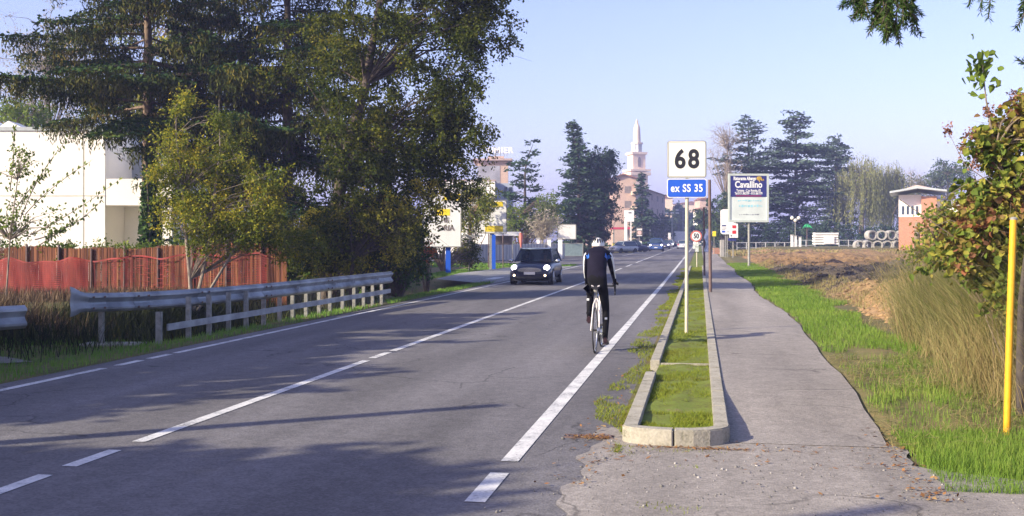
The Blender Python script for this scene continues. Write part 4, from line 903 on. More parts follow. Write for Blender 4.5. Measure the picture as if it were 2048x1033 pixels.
tree('bare_tree', 'leafless grey tree left of the cedars beyond the field', 'tree', B(1452, 148), [B(1452, 148), P3(1452, 400, 148), P3(1455, 300, 148)], [.3, .22, .08], [P3(1452, 320, 148)+(3.0, 2, 4.6, 1), P3(1450, 270, 148)+(2.2, 2, 2, .5)], 90, 22, 1.3, .22, m_beige, seed=94, bark=m_barkg, twigs=7, limb_r=.06, aspect=.25)
tree('round_shrub', 'dark green shrub below the leafless tree beside the footpath end', 'shrub', B(1448, 140), [B(1448, 140), P3(1448, 450, 140)], [.2, .1], [P3(1450, 420, 140)+(1.6, 1.5, 2.2, 1), P3(1462, 455, 140)+(2.5, 1.5, 2, 1)], 70, 60, .9, .26, m_avenue, seed=95)
Cw = []
def willow(px, Z, top, wd, lab, seed, mat=m_willow):
    b = B(px, Z); zt = PZ(top, Z); h = zt-b[2]; R = np.random.default_rng(seed); r = empty('willow_tree', b, lab, 'tree', 'willows beyond the field'); mb = MB()
    mb.tube([b, (b[0]+.2, Z, b[2]+h*.4), (b[0], Z, b[2]+h*.6)], [.4, .3, .2], 8); Cs, Ds = [], []
    for k in range(95):
        az = R.uniform(0, 6.28); rr = wd*R.random()**.5; tip = np.array([b[0]+rr*math.cos(az), Z+rr*math.sin(az)*.8, b[2]+h*(1-.30*(rr/wd)**2)*R.uniform(.86, 1.0)]); s0 = np.array([b[0], Z, b[2]+h*.5])
        mb.tube([s0, (s0+tip)/2+[0, 0, h*.06], tip], [.06, .03, .01], 4, cap=False)
        for j in range(7):
            ln = h*R.uniform(.25, .62); p = tip+R.normal(0, .45, 3); n_ = int(ln/.22); q = np.arange(n_)*.22
            Cs.append(p+np.stack([np.sin(q*.7)*.15, q*0, -q], 1)+R.normal(0, .07, (n_, 3))); Ds.append(np.tile([0, 0, -1.], (n_, 1))+R.normal(0, .3, (n_, 3)))
    mb.build('trunk', m_barkg, r, smooth=True); C = np.concatenate(Cs); k = C[:, 2] > b[2]+.5; C = C[k]; D = np.concatenate(Ds)[k]
    leaves('crown', C, D, rdir(len(C)), .34, .10, mat, r)
rng = np.random.default_rng(5)
willow(1722, 150, 308, 4.4, 'weeping willow right of the cedars, the larger yellowish one', 96)
willow(1778, 160, 328, 3.4, 'thinner weeping willow left of the red and white house', 97)
tree('dark_hedge', 'tall dark hedge below the willows beyond the pipe rings', 'hedge', B(1720, 140), [B(1720, 140), P3(1720, 450, 140)], [.2, .1], [(PX(px, 140), 140, 1.6+.4*math.sin(px), 2.2, 1.2, 2.6, 1) for px in range(1640, 1815, 22)]+[(PX(px, 141), 141, 2.0, 2.2, 1.2, 2.4, .8) for px in range(1440, 1640, 22)], 520, 60, .8, .24, m_cedd, seed=98, limbs=False)
tree('far_tree', 'blue green round tree behind the red and white house roof', 'tree', B(1895, 175), [B(1895, 175), P3(1895, 420, 175), P3(1895, 350, 175)], [.3, .2, .1], [P3(1900, 355, 175)+(4.2, 3, 3.2, 1), P3(1850, 370, 175)+(3, 2, 1.8, .5)], 120, 55, 1.2, .32, m_avenue, seed=99, bark=m_barkg)
tree('far_bare_tree', 'thin leafless tree between the willows and the house', 'tree', B(1822, 170), [B(1822, 170), P3(1822, 400, 170), P3(1822, 350, 170)], [.2, .15, .05], [P3(1822, 365, 170)+(2.6, 2, 2.2, 1)], 40, 14, 1.0, .2, m_beige, seed=100, bark=m_barkg, twigs=5, aspect=.25)
# --- right edge bush with big leaves
Z = 10.6
m_big = leafM('large autumn leaves', [(0, (.05, .08, .015)), (1, (.38, .13, .06)), (.42, (.14, .20, .035)), (.62, (.36, .33, .06)), (.78, (.18, .10, .055))], trans=.35, patch=1.2)
m_drybr = leafM('withered flower heads', [(0, (.12, .05, .03)), (1, (.34, .18, .13))], trans=.1)
bl = [P3(2010, 440, Z)+(.50, .5, .42, 1.6), P3(2060, 330, Z)+(.45, .5, .50, 1.5), P3(1960, 400, Z)+(.28, .4, .30, .8), P3(1985, 300, Z)+(.20, .3, .25, .5), P3(1930, 460, Z)+(.26, .35, .28, .7), P3(2040, 230, Z)+(.20, .3, .25, .5), P3(2100, 300, Z)+(.5, .5, .9, 1)]
b = B(2035, Z); tp = [b, P3(2030, 560, Z), P3(2020, 420, Z), P3(1990, 300, Z), P3(1972, 200, Z), P3(1965, 130, Z)]
r = tree('autumn_bush', 'tall bush with large green and russet leaves at the right edge', 'bush', b, tp, [.035, .03, .022, .014, .008, .004], bl+[P3(2030, 560, Z)+(.42, .4, .32, 1.2), P3(1960, 500, Z)+(.35, .4, .25, 1.0)], 270, 30, .19, .075, m_big, bark=m_wood, seed=111, limb_r=.010, twigs=2, shell=.7, aspect=.85, droop=.4, big=True)
n = 60; lp = np.array(P3(1965, 140, Z))+rng.normal(0, .075, (n, 3))*[1.2, 1, 1.6]; bigleaves('leader_leaves', lp, rdir(n)-[0, 0, .8], rdir(n), .095, .06, m_grn, r)
for (px, py) in ((2025, 195), (1975, 225), (1940, 270), (1925, 300), (1895, 262), (1962, 292), (2045, 205), (1990, 330), (1950, 330)):
    c = np.array(P3(px, py, Z)); leaves('flower_head', c+rng.normal(0, .028, (70, 3))*[.9, .9, 1.5], rdir(70), rdir(70), .035, .022, m_drybr, r)
mb = MB()
for q in (((2000, 380), (1930, 330), (1893, 258)), ((1990, 330), (1960, 290), (1940, 268)), ((1985, 350), (1930, 370), (1880, 400)), ((2010, 480), (1900, 440), (1830, 470)), ((1975, 520), (1800, 400), (1785, 430))): mb.tube([P3(*p, Z) for p in q], [.006, .004, .002], 5)
mb.build('bare_twigs', m_wood, r, smooth=True)
tree('field_shrub', 'scruffy yellow and green shrub half hiding the brick house wing', 'shrub', B(1868, 21), [B(1868, 21), P3(1868, 480, 21), P3(1875, 420, 21)], [.03, .02, .01], [P3(1872, 470, 21)+(.45, .4, .45, 1), P3(1885, 420, 21)+(.35, .35, .4, .7), P3(1840, 510, 20)+(.35, .3, .25, .6)], 60, 26, .26, .09, m_big, seed=112, limb_r=.008)
# dry grass bank
def bank(name, label, n, x0, x1, y0, y1, hmax, mat, wd, seed, lean=.35, cond=None):
    global rng; rng = np.random.default_rng(seed)
    x = rng.uniform(x0, x1, n); y = y0+(y1-y0)*rng.random(n)**1.3; t, s = xy_ts(x, y)
    k = (t > 2.1+np.maximum(0, 10.8-s)*.55+rng.gamma(1.5, .28, n)+.5*vnoise(t, s, 1.2, 5)+np.maximum(0, s-11)*.12)
    if cond is not None: k &= cond(t, s, x, y)
    x, y, t, s = x[k], y[k], t[k], s[k]; h = hmax*rng.uniform(.25, 1.1, len(x))*np.clip((t-1.8)*.65, .3, 1)*(.55+.9*vnoise(t, s, 1.1, 6))
    return tag(blades(name, x, y, hn(t, s)-.02, h, wd, h*lean*(.3+rng.random(len(x))), mat), label, 'dry grass', kind='stuff')
bank('dry_grass', 'tall straw coloured dry grass bank below the autumn bush', 90000, 3.2, 9.5, 8.8, 24, 1.25, m_dry, .006, 121, lean=.8, cond=lambda t, s, x, y: x < 4.6+y*.17)
m_weed = leafM('olive weeds', [(0, (.05, .06, .02)), (1, (.25, .24, .08)), (.5, (.13, .14, .04))], trans=.3, patch=1.5)
bank('olive_weeds', 'dense olive weeds mixed into the dry grass at the right edge', 60000, 3.9, 8.5, 9.4, 17, 1.4, m_weed, .007, 122, lean=.6, cond=lambda t, s, x, y: t > 3.1)
rng = np.random.default_rng(9); n = 2600
n = 16000; x = rng.uniform(2.6, 6.2, n); y = rng.uniform(8.2, 14, n); t, s = xy_ts(x, y); k = (t > pr(s)) & ((t > 2.5) | patchy(t, s, 1.0, .5, 66)); x, y, t, s = x[k], y[k], t[k], s[k]; n = len(x)
leaves('flattened_straw', np.stack([x, y, hn(t, s)+rng.random(n)*.12], 1), rdir(n)*[1, 1, .25], rdir(n)*.3+[0, 0, 1], rng.uniform(.05, .22, n), .006, m_dry)
tag(bpy.data.objects['flattened_straw'], 'flattened straw and dead stems lying on the verge by the yellow pole', 'dry grass', kind='stuff')
# leaf clusters in the bank
tree('trailing_bramble', 'low bramble with yellow and green leaves in the bank under the autumn bush', 'shrub', B(1990, 11), [B(1990, 11), P3(1985, 640, 11)], [.015, .008], [P3(1990, 510, 11)+(.45, .4, .22, 1), P3(1900, 520, 11.5)+(.25, .3, .2, .5), P3(2040, 560, 11)+(.3, .3, .3, .5)], 34, 20, .2, .07, m_big, seed=124, limb_r=.006, big=True)
# --- trees standing beyond the left and right edges of the frame
hb_ = []
for k in range(9): y_ = 6.2+k*1.5; hb_.append((-14.6+.179*y_, y_, 3.1, 1.1, 1.0, 2.85+.12*math.sin(k*1.7), 1))
tree('hedge_row', 'roadside hedge standing just left of the frame beside the road', 'hedge', (-13.5, 6, 0), [(-13.5, 6, 0), (-13.5, 6, 2)], [.1, .05], hb_, 560, 110, .5, .22, m_grn, seed=130, limbs=False)
tb_ = [(-13, y_, h_*.55, 1.5, .8, h_*.45, h_) for y_, h_ in ((4.1, 4.4), (3.2, 5.3), (2.4, 6.0), (1.6, 6.5), (.5, 6.8), (-.8, 6.8), (-2.6, 6.8))]
tree('roadside_tree', 'tall leafy tree behind the left edge of the frame shading the foreground road', 'tree', (-13, -1, 0), [(-13, -1, 0), (-13, -1, 4), (-13, -1, 8)], [.3, .2, .1], tb_, 620, 110, .55, .24, m_elm, seed=131, tprob=.2)
# ================= BUILDINGS, SIGNS, FURNITURE =================
m_wallw = M('white plaster', (.84, .82, .77), rough=.85, var=.05, scale=.6)
m_wallg = M('shaded white plaster', (.33, .37, .45), rough=.8, var=.08, scale=1)  # white walls in shade: the blue-grey shade is put into the colour
m_wallo = M('orange plaster', (.50, .36, .28), rough=.9, var=.12, scale=.5)
m_wallp = M('pink plaster', (.44, .33, .30), rough=.9, var=.12, scale=.5)
m_cream = M('cream stone', (.74, .58, .44), rough=.9, var=.10, scale=.4)
m_brick, t_, p_, N, L = nodes('red brick'); tc = N('ShaderNodeTexCoord'); br = N('ShaderNodeTexBrick'); br.inputs['Color1'].default_value = (.38, .15, .08, 1); br.inputs['Color2'].default_value = (.46, .21, .12, 1); br.inputs['Mortar'].default_value = (.4, .3, .24, 1); br.inputs['Scale'].default_value = 4
mp = N('ShaderNodeMapping'); mp.inputs['Rotation'].default_value = (math.pi/2, 0, 0); L(tc.outputs['Object'], mp.inputs[0]); L(mp.outputs[0], br.inputs['Vector']); L(br.outputs[0], p_.inputs['Base Color']); p_.inputs['Roughness'].default_value = .9
m_roof = M('roof tiles', (.24, .12, .08), rough=.9, var=.25, scale=2)
m_roofg = M('grey roof edge', (.36, .40, .42), rough=.7, var=.1)
m_glass = M('window glass', (.03, .05, .08), rough=.12, var=.2, spec=.7)
m_conc = M('concrete', (.33, .32, .30), rough=.9, var=.15, scale=2, bump=.2)
m_shut = M('shutters', (.20, .17, .15), rough=.7, var=.2)
def bx(mb, x0, x1, y0, y1, z0, z1): return mb.box(((x0+x1)/2, (y0+y1)/2, (z0+z1)/2), (abs(x1-x0), abs(y1-y0), abs(z1-z0)))
# white building on the left
Z = 45; x1 = PX(210, Z); zt = PZ(262, Z); zg = -.1; x0 = -44
r = empty('white_building', (x1-8, Z, zg), 'large plain white building with a dark recessed bay behind the spruces', 'building')
wl = bx(MB(), x0, x1, Z, Z+22, zg, zt).build('wall', m_wallw, r)
j = MB()
for q in (0,): bx(j, x0, x1-.003, Z-.012, Z+.01, PZ(392, Z)-.02, PZ(392, Z)+.02)
for k in range(1, 6): bx(j, x1-.45-k*5.2, x1-.45-k*5.2+.04, Z-.012, Z+.01, zg, zt)
bx(j, x1-.95, x1-.91, Z-.012, Z+.01, zg, zt-.01); j.build('panel_joints', M('joint grey', (.5, .48, .42), rough=.9, var=.1), wl)  # thin grey strips mark the panel joints
bx(MB(), x0, x1+.03, Z-.06, Z+22, zt, zt+.16).build('coping', m_roofg, r)
MB().prism([(PX(-8, Z), zt+.16), (PX(40, Z), zt+.16), (PX(12, Z), zt+.45)], Z+.2, Z+1.2).build('roof_vent', m_wallw, r)
xr = PX(325, Z); zf1, zf0 = PZ(358, Z), PZ(411, Z)
bx(MB(), x1+.001, xr, Z+3.2, Z+22, zg, zt-.25).build('rear_wall', m_wallg, r)  # recessed white wall, coloured blue-grey as if shaded
bx(MB(), x1+.002, xr, Z+.02, Z+3.2, zf0, zf1).build('canopy', m_wallw, r)
bx(MB(), x1+.02, x1+1.0, Z+2.2, Z+3.0, zg, zf0).build('side_pier', m_wallw, r)
bx(MB(), x1+1.3, xr-2, Z+3.12, Z+3.19, zg, zf0-.1).build('gate', M('bay shade', (.025, .03, .06), rough=.6), r)  # dark sheet painting the shade inside the open bay
bx(MB(), xr, xr+.4, Z+.02, Z+22, zg, zt-.5).build('end_wall', m_wallw, r)
# roadside billboards on the left
def billboard(name, label, cat, x0, x1, y0, y1, Z, posts, face=m_whitebd, yb=None, group=None, pm=m_blue, pw=.18, frame=m_galvp):
    b = base((x0+x1)/2, Z); r = empty(name, b, label, cat, group)
    X0, X1, Z0, Z1 = PX(x0, Z), PX(x1, Z), PZ(y1, Z), PZ(y0, Z)
    p = bx(MB(), X0, X1, Z-.06, Z+.06, Z0, Z1).build('panel', face, r)
    fm = MB(); w_ = .03*Z/60+.02
    bx(fm, X0-w_, X1+w_, Z-.08, Z+.08, Z1, Z1+w_); bx(fm, X0-w_, X1+w_, Z-.08, Z+.08, Z0-w_, Z0); bx(fm, X0-w_, X0, Z-.08, Z+.08, Z0, Z1); bx(fm, X1, X1+w_, Z-.08, Z+.08, Z0, Z1); fm.build('frame', frame, r)
    for q in posts: xx = PX(q, Z); bx(MB(), xx-pw/2, xx+pw/2, Z+.09, Z+.09+pw*.6, H(xx, Z)-.1, Z1-.2 if pw < .15 else Z0+.05).build('post', pm, r)
    return r, p, (X0, X1, Z0, Z1)
Z = 56
r, p, (X0, X1, Z0, Z1) = billboard('billboard', 'tall white billboard with grey capital letters on a blue post', 'billboard', 846, 921, 382, 493, Z, (896,), pw=.26)
text_obj('HE', .36, m_shut, p, (PX(890, Z), Z-.075, PZ(441, Z)), bold=.012, sx=1.0)
text_obj('ORIA', .38, m_shut, p, (PX(892, Z), Z-.075, PZ(457, Z)), bold=.014, sx=1.0)
for (px, py, a, c) in ((886, 425, .75, .35), (905, 395, .9, .35)): bx(MB(), PX(px, Z)-a/2, PX(px, Z)+a/2, Z-.07, Z-.062, PZ(py, Z)-c/2, PZ(py, Z)+c/2).build('yellow_mark', m_yel2, p)
Z = 68
r, p, (X0, X1, Z0, Z1) = billboard('billboard', 'second white billboard with yellow bands top and bottom behind the yellowing tree', 'billboard', 946, 1012, 402, 466, Z, (984,), pw=.30)
for (a, c) in ((404, 414), (452, 464)): bx(MB(), PX(970, Z), PX(1006, Z), Z-.07, Z-.062, PZ(c, Z), PZ(a, Z)).build('yellow_band', m_yel2, p)
# T frame sign without panel
Z = 60; r = empty('sign_frame', base(938, Z), 'empty T shaped metal sign frame beside the blue post', 'sign frame')
MB().tube([(PX(938, Z), Z, H(PX(938, Z), Z)-.1), (PX(938, Z), Z, PZ(472, Z))], .05, 8).build('post', m_galvp, r, smooth=True)
bx(MB(), PX(918, Z), PX(966, Z), Z-.04, Z+.04, PZ(474, Z), PZ(471, Z)).build('crossbar', m_galvp, r); bx(MB(), PX(934, Z), PX(942, Z), Z-.06, Z-.041, PZ(490, Z), PZ(475, Z)).build('plate', m_galvp, r)
Z = 63; r = empty('blue_post', base(987, Z), 'bright blue square post with a pale grey post joined at its left', 'post')
bx(MB(), PX(984, Z), PX(991, Z), Z, Z+.2, -.1, PZ(470, Z)).build('shaft', m_blue, r); bx(MB(), PX(978.5, Z), PX(983.5, Z), Z, Z+.15, -.1, PZ(470, Z)).build('rail', m_galvp, r)
for px, lab in ((977, 'thin dark post left of the blue post'), (1006, 'thin dark post right of the blue post')):
    Z = 66; r = empty('thin_post', base(px, Z), lab, 'post', 'thin dark posts'); MB().tube([(PX(px, Z), Z, -.1), (PX(px, Z), Z, PZ(468, Z))], .035, 6).build('shaft', m_rust, r)
# canopy/shelter with white fascia
Z = 80; r = empty('bus_shelter', base(1018, Z), 'low shelter with a white fascia above the pale wall', 'shelter')
bx(MB(), PX(985, Z), PX(1042, Z), Z, Z+1.6, PZ(472, Z), PZ(464, Z)).build('roof', m_whitebd, r)
for q in (990, 1025, 1040): bx(MB(), PX(q, Z)-.04, PX(q, Z)+.04, Z+.1, Z+.18, H(PX(q, Z), Z), PZ(472, Z)).build('post', m_galvp, r)
bx(MB(), PX(988, Z), PX(1024, Z), Z+1.5, Z+1.55, PZ(490, Z), PZ(472, Z)).build('back_panel', m_shut, r)
Z = 78; r = empty('pennant', base(1042, Z), 'red and white furled pennant on a thin pole by the shelter', 'flag')
MB().tube([(PX(1042, Z), Z, .1), (PX(1042, Z), Z, PZ(466, Z))], .025, 6).build('pole', m_galvp, r)
MB().lathe((PX(1042, Z), Z-.02, PZ(496, Z)), [(.02, 0), (.09, .3), (.16, .8), (.12, 1.1)], 8).build('cloth', M('pennant red', (.55, .16, .12), rough=.8, var=.4, scale=3), r, smooth=True)
# pale corrugated wall
m_wallc, t_, p_, N, L = nodes('ribbed wall'); tc = N('ShaderNodeTexCoord'); wv = N('ShaderNodeTexWave'); wv.inputs['Scale'].default_value = 1.2; L(tc.outputs['Object'], wv.inputs['Vector']); cr = N('ShaderNodeValToRGB'); cr.color_ramp.elements[0].color = (.34, .33, .33, 1); cr.color_ramp.elements[1].color = (.56, .54, .50, 1); L(wv.outputs[0], cr.inputs[0]); L(cr.outputs[0], p_.inputs['Base Color']); p_.inputs['Roughness'].default_value = .85
r = empty('boundary_wall', base(1000, 86), 'long pale ribbed boundary wall behind the grass left of the road', 'wall')
mb = MB(); q = [(915, 80), (980, 84), (1060, 89), (1128, 95)]
for (a, za), (c, zc) in zip(q, q[1:]):
    pa, pc = Vector((PX(a, za), za, 0)), Vector((PX(c, zc), zc, 0)); ta = H(pa.x, za); n_ = 10
    for i in range(n_):
        u0, u1 = pa.lerp(pc, i/n_), pa.lerp(pc, (i+.93)/n_); dd = (u1-u0).normalized(); nn = Vector((dd.y, -dd.x, 0))*.1
        vs = [u0-nn, u0+nn, u1+nn, u1-nn]; mb.add([Vector((v.x, v.y, ta-.1)) for v in vs]+[Vector((v.x, v.y, ta+1.42)) for v in vs], [(3, 2, 1, 0), (4, 5, 6, 7), (0, 1, 5, 4), (1, 2, 6, 5), (2, 3, 7, 6), (3, 0, 4, 7)])
mb.build('panels', m_wallc, r)
for px, w_, lab in ((1076, .25, 'left white gate pillar on the pale wall'), (1098, .3, 'middle white gate pillar on the pale wall'), (1120, .35, 'right white gate pillar beside the metal gate'),):
    Z = 92; x = PX(px, Z); r = empty('gate_pillar', base(px, Z), lab, 'pillar', 'gate pillars'); zz = H(x, Z)
    MB().box((x, Z-.4, zz+.85), (w_, w_, 1.9)).build('shaft', m_wallw, r); MB().box((x, Z-.4, zz+1.86), (w_+.1, w_+.1, .12)).build('cap', m_conc, r)
Z = 105; billboard('notice_board', 'white notice board on thin posts left of the cyclist helmet', 'board', 1116, 1151, 450, 478, Z, (1124, 1143), pw=.07, pm=m_galvp)
r, p, (X0, X1, Z0, Z1) = billboard('fence_panel', 'grey green metal gate panel below the white notice board', 'gate', 1122, 1165, 488, 512, 104, (1122, 1165), face=M('gate green', (.16, .22, .24), rough=.7), pw=.12, pm=m_galvp)
# flat roofed house and rooftop tower left
Z = 118; zg = H(PX(980, Z), Z)
r = empty('flat_house', (PX(980, Z), Z, zg), 'cream flat roofed building behind the billboards with a shaded side', 'building')
bx(MB(), PX(850, Z), PX(990, Z), Z, Z+10, zg, PZ(362, Z)).build('wall', m_wallw, r)
bx(MB(), PX(850, Z)-.1, PX(990, Z)+.1, Z-.1, Z+10.1, PZ(362, Z), PZ(360, Z)).build('coping', m_wallp, r)
bx(MB(), PX(990, Z)+.01, PX(1027, Z), Z+3, Z+10, zg, PZ(364, Z)).build('side_wing', m_wallg, r)  # side in blue shade, painted with the shaded wall colour
for q in (1008, 1018): bx(MB(), PX(q, Z), PX(q+6, Z), Z+2.95, Z+3.02, PZ(395, Z), PZ(372, Z)).build('window', m_glass, r)
Z = 185; zg = H(PX(990, Z), Z); X0, X1 = PX(955, Z), PX(1016, Z)
r = empty('tower_block', (PX(990, Z), Z, zg), 'orange block with overhanging flat roof and rooftop letters left of the bent cedar', 'building')
bx(MB(), X0, X1, Z, Z+12, zg, PZ(322, Z)).build('wall', m_wallo, r)
bx(MB(), X0-.8, X1+.8, Z-.8, Z+12.8, PZ(322, Z), PZ(318, Z)).build('roof', m_wallp, r)
bx(MB(), PX(975, Z), PX(1008, Z), Z+2, Z+8, PZ(318, Z), PZ(311, Z)).build('penthouse', m_wallo, r)
bx(MB(), X0, PX(1000, Z), Z-.05, Z-.01, PZ(380, Z), PZ(332, Z)).build('grey_balconies', M('balcony grey', (.28, .28, .32), var=.25, scale=.6), r)  # flat grey sheet over most of the facade
s_ = empty('rooftop_sign', (PX(990, Z), Z, PZ(311, Z)), 'white rooftop letters standing on the orange tower block', 'sign')
sg = text_obj('SUMIER', 1.5, m_white, s_, (PX(996, Z), Z+2.5, PZ(299, Z)), bold=.04, sx=1.0, ext=.05, name='letters', spacing=1.1)
mb = MB()
for q in (973, 980, 1000, 1008, 1014): mb.tube([(PX(q, Z), Z+2.6, PZ(311, Z)), (PX(q, Z), Z+2.6, PZ(296, Z))], .06, 5)
mb.tube([(PX(970, Z), Z+2.6, PZ(304, Z)), (PX(1016, Z), Z+2.6, PZ(304, Z))], .06, 5); mb.build('support_frame', m_galvp, s_)
r = empty('antenna_mast', (PX(990, Z), Z, PZ(311, Z)), 'thin lattice antenna mast on the tower roof among the letters', 'antenna')
mb = MB().tube([(PX(990, Z), Z+4, PZ(311, Z)), (PX(990, Z), Z+4, PZ(290, Z))], .1, 5)
for k in range(4): mb.tube([(PX(984+k*.8, Z), Z+4, PZ(307-k*4, Z)), (PX(996-k*.8, Z), Z+4, PZ(305-k*4, Z))], .06, 4)
mb.build('mast', m_galvp, r)
# apartment block right of conifers, seen end on
Z = 215; zg = H(PX(1260, Z), Z)
r = empty('apartment_block', (PX(1265, Z), Z, zg), 'orange apartment block with gabled roof in front of the church tower', 'building')
Xa, Xb = PX(1225, Z), PX(1272, Z); zt = PZ(356, Z)
mb = MB().prism([(Xa, zg), (Xb, zg), (Xb, PZ(358, Z)), (PX(1246, Z), PZ(350, Z)), (Xa, PZ(358, Z))], Z, Z+14); mb.build('wall', m_wallo, r)
MB().prism([(Xa-.5, PZ(359, Z)), (PX(1246, Z), PZ(350, Z)), (Xb+.5, PZ(359, Z)), (Xb+.5, PZ(357, Z)), (PX(1246, Z), PZ(347.5, Z)), (Xa-.5, PZ(357, Z))], Z-.6, Z+14.5).build('roof', m_roof, r)
mb = MB()
# long wing receding towards the right
P0, P1 = Vector((Xb, Z+.3, 0)), Vector((PX(1330, 262), 262, 0)); dd = (P1-P0).normalized(); nn = Vector((-dd.y, dd.x, 0))*11
zt2 = PZ(372, Z)
vs = [P0, P1, P1+nn, P0+nn]; mb.add([Vector((v.x, v.y, zg)) for v in vs]+[Vector((v.x, v.y, zt2)) for v in vs], [(3, 2, 1, 0), (4, 5, 6, 7), (0, 1, 5, 4), (1, 2, 6, 5), (2, 3, 7, 6), (3, 0, 4, 7)]); mb.build('side_wing', m_wallp, r)
mb = MB(); e = [P0-dd*.5-nn*.05, P1+dd*.5-nn*.05, P1+dd*.5+nn*1.05, P0-dd*.5+nn*1.05]; c0, c1 = P0+nn*.5, P1+nn*.5
mb.add([Vector((v.x, v.y, zt2+.01)) for v in e]+[Vector((c0.x, c0.y, zt2+1.8)), Vector((c1.x, c1.y, zt2+1.8))], [(0, 1, 5, 4), (2, 3, 4, 5), (1, 2, 5), (3, 0, 4), (0, 3, 2, 1)]); mb.build('side_roof', m_roof, r)
for i in range(5):
    for k in range(4):
        u = P0.lerp(P1, (i+.5)/5); zz = zg+1.6+k*3.0
        if zz > zt2-1.6: continue
        f = MB().box((u.x-nn.x*.004, u.y-nn.y*.004, zz+.6), (1.6, .12, 1.3), rz=math.atan2(dd.y, dd.x)).build('window', m_shut, r)
for k in range(4):
    zz = zg+2.2+k*3.0; f = MB().box(((Xa*.35+Xb*.65), Z-.03, zz+.6), (1.3, .08, 1.4)).build('window', m_shut, r)
    bx(MB(), PX(1262, Z), PX(1271, Z)+.3, Z-1.1, Z-.001, zz-.5, zz+.25).build('balcony', m_cream, r)
# church tower
Z = 360; xc = PX(1273, Z); zg = .9; k = Z/F
r = empty('church_tower', (xc, Z, zg), 'tall cream church bell tower with statue on top rising over the apartment block', 'church tower')
def zz(py): return PZ(py, Z)
def octo(px0, px1, y0, y1, n=8, mat=m_cream, nm='shaft', par=None, taper=1):
    w0 = (px1-px0)*k/2; cx = PX((px0+px1)/2, Z)
    return MB().lathe((cx, Z, 0), [(w0, zz(y1)), (w0*taper, zz(y0))], n).build(nm, mat, par or r)
w2 = 17*k; MB().box((xc, Z, (zg+zz(352))/2), (w2*2, w2*2, zz(352)-zg), rz=.3).build('base_shaft', m_cream, r)
for (a, c) in ((346, 352), (340, 344)): MB().box((xc, Z, (zz(a)+zz(c))/2), (w2*2+1.6, w2*2+1.6, abs(zz(c)-zz(a))), rz=.3).build('cornice', m_cream, r)
MB().box((xc, Z, (zz(345)+zz(310))/2), (27*k, 27*k, zz(310)-zz(345)+1), rz=.3).build('belfry', m_cream, r)
MB().box((xc, Z, zz(308)), (33*k, 33*k, .8), rz=.3).build('belfry_cornice', m_cream, r)
Rz = Matrix.Rotation(.3, 3, 'Z')
for a in (-.5*math.pi, 0):
    n_ = Rz @ Vector((math.cos(a), math.sin(a), 0)); t_v = Rz @ Vector((-math.sin(a), math.cos(a), 0)); c = Vector((xc, Z, 0))+n_*(13.5*k+.03); W2 = 3.2*k
    prof = [(-W2, zz(335)), (W2, zz(335)), (W2, zz(320)), (W2*.7, zz(317)), (0, zz(315.5)), (-W2*.7, zz(317)), (-W2, zz(320))]
    mb = MB(); mb.add([(c.x+t_v.x*x, c.y+t_v.y*x, z) for x, z in prof]+[(c.x+t_v.x*x+n_.x*.1, c.y+t_v.y*x+n_.y*.1, z) for x, z in prof], [tuple(range(7)), tuple(range(7, 14))[::-1]]+[(i, (i+1) % 7, (i+1) % 7+7, i+7) for i in range(7)]); mb.build('arch_window', m_shut, r)
octo(1264, 1284, 289, 308, 8, M('drum stone', (.42, .44, .46), var=.1), 'drum')
octo(1262, 1286, 286, 289, 8, m_cream, 'drum_cornice')
mb = MB()
for i in range(8):
    a = i*math.pi/4+.2; mb.tube([(xc+9.2*k*math.cos(a), Z+9.2*k*math.sin(a), zz(307)), (xc+9.2*k*math.cos(a), Z+9.2*k*math.sin(a), zz(289))], .22, 6)
mb.build('columns', m_wallw, r)
MB().lathe((PX(1274, Z), Z, 0), [(7.6*k, zz(286)), (7.2*k, zz(276)), (6.6*k, zz(260)), (5.8*k, zz(254)), (4.2*k, zz(250))], 14).build('lantern', m_cream, r)
s_ = empty('statue', (PX(1274, Z), Z, zz(262)), 'small statue crowning the cream church tower', 'statue')
MB().lathe((PX(1274, Z), Z, 0), [(3.6*k, zz(250)), (3.0*k, zz(248)), (2.2*k, zz(245)), (2.6*k, zz(242.5)), (1.2*k, zz(241.3)), (1.3*k, zz(240)), (.3*k, zz(238.5))], 8).build('figure', M('gilt stone', (.70, .55, .35), rough=.6), s_, smooth=True)
# white facade fragments down the street
for (x0, x1, y0, y1, Z, mat, lab) in ((1318, 1345, 392, 445, 330, m_cream, 'cream house beyond the end of the apartment block'), (1346, 1420, 405, 425, 420, m_cream, 'long cream roofed house across the far end of the street'), (1400, 1416, 396, 480, 300, m_wallo, 'narrow orange house right of the 68 sign pole'), (1398, 1406, 418, 440, 290, m_wallw, 'white gabled front beside the narrow orange house')):
    zg = H(PX(x0, Z), Z); r = empty('far_house', (PX((x0+x1)/2, Z), Z, zg), lab, 'house', 'far houses at the street end')
    X0, X1 = PX(x0, Z), PX(x1, Z); bx(MB(), X0, X1, Z, Z+9, zg, PZ(y0+4, Z)).build('wall', mat, r)
    MB().prism([(X0-.4, PZ(y0+4, Z)), (X1+.4, PZ(y0+4, Z)), ((X0+X1)/2, PZ(y0, Z)+.4)], Z-.4, Z+9.4).build('roof', m_roof, r)
    for i in range(max(1, int((X1-X0)/3))):
        xx = X0+(i+.5)*(X1-X0)/max(1, int((X1-X0)/3)); 
        for q in (1.2, 4.4): 
            if zg+q+1.6 < PZ(y0+4, Z): bx(MB(), xx-.5, xx+.5, Z-.05, Z-.005, zg+q, zg+q+1.4).build('window', m_shut, r)
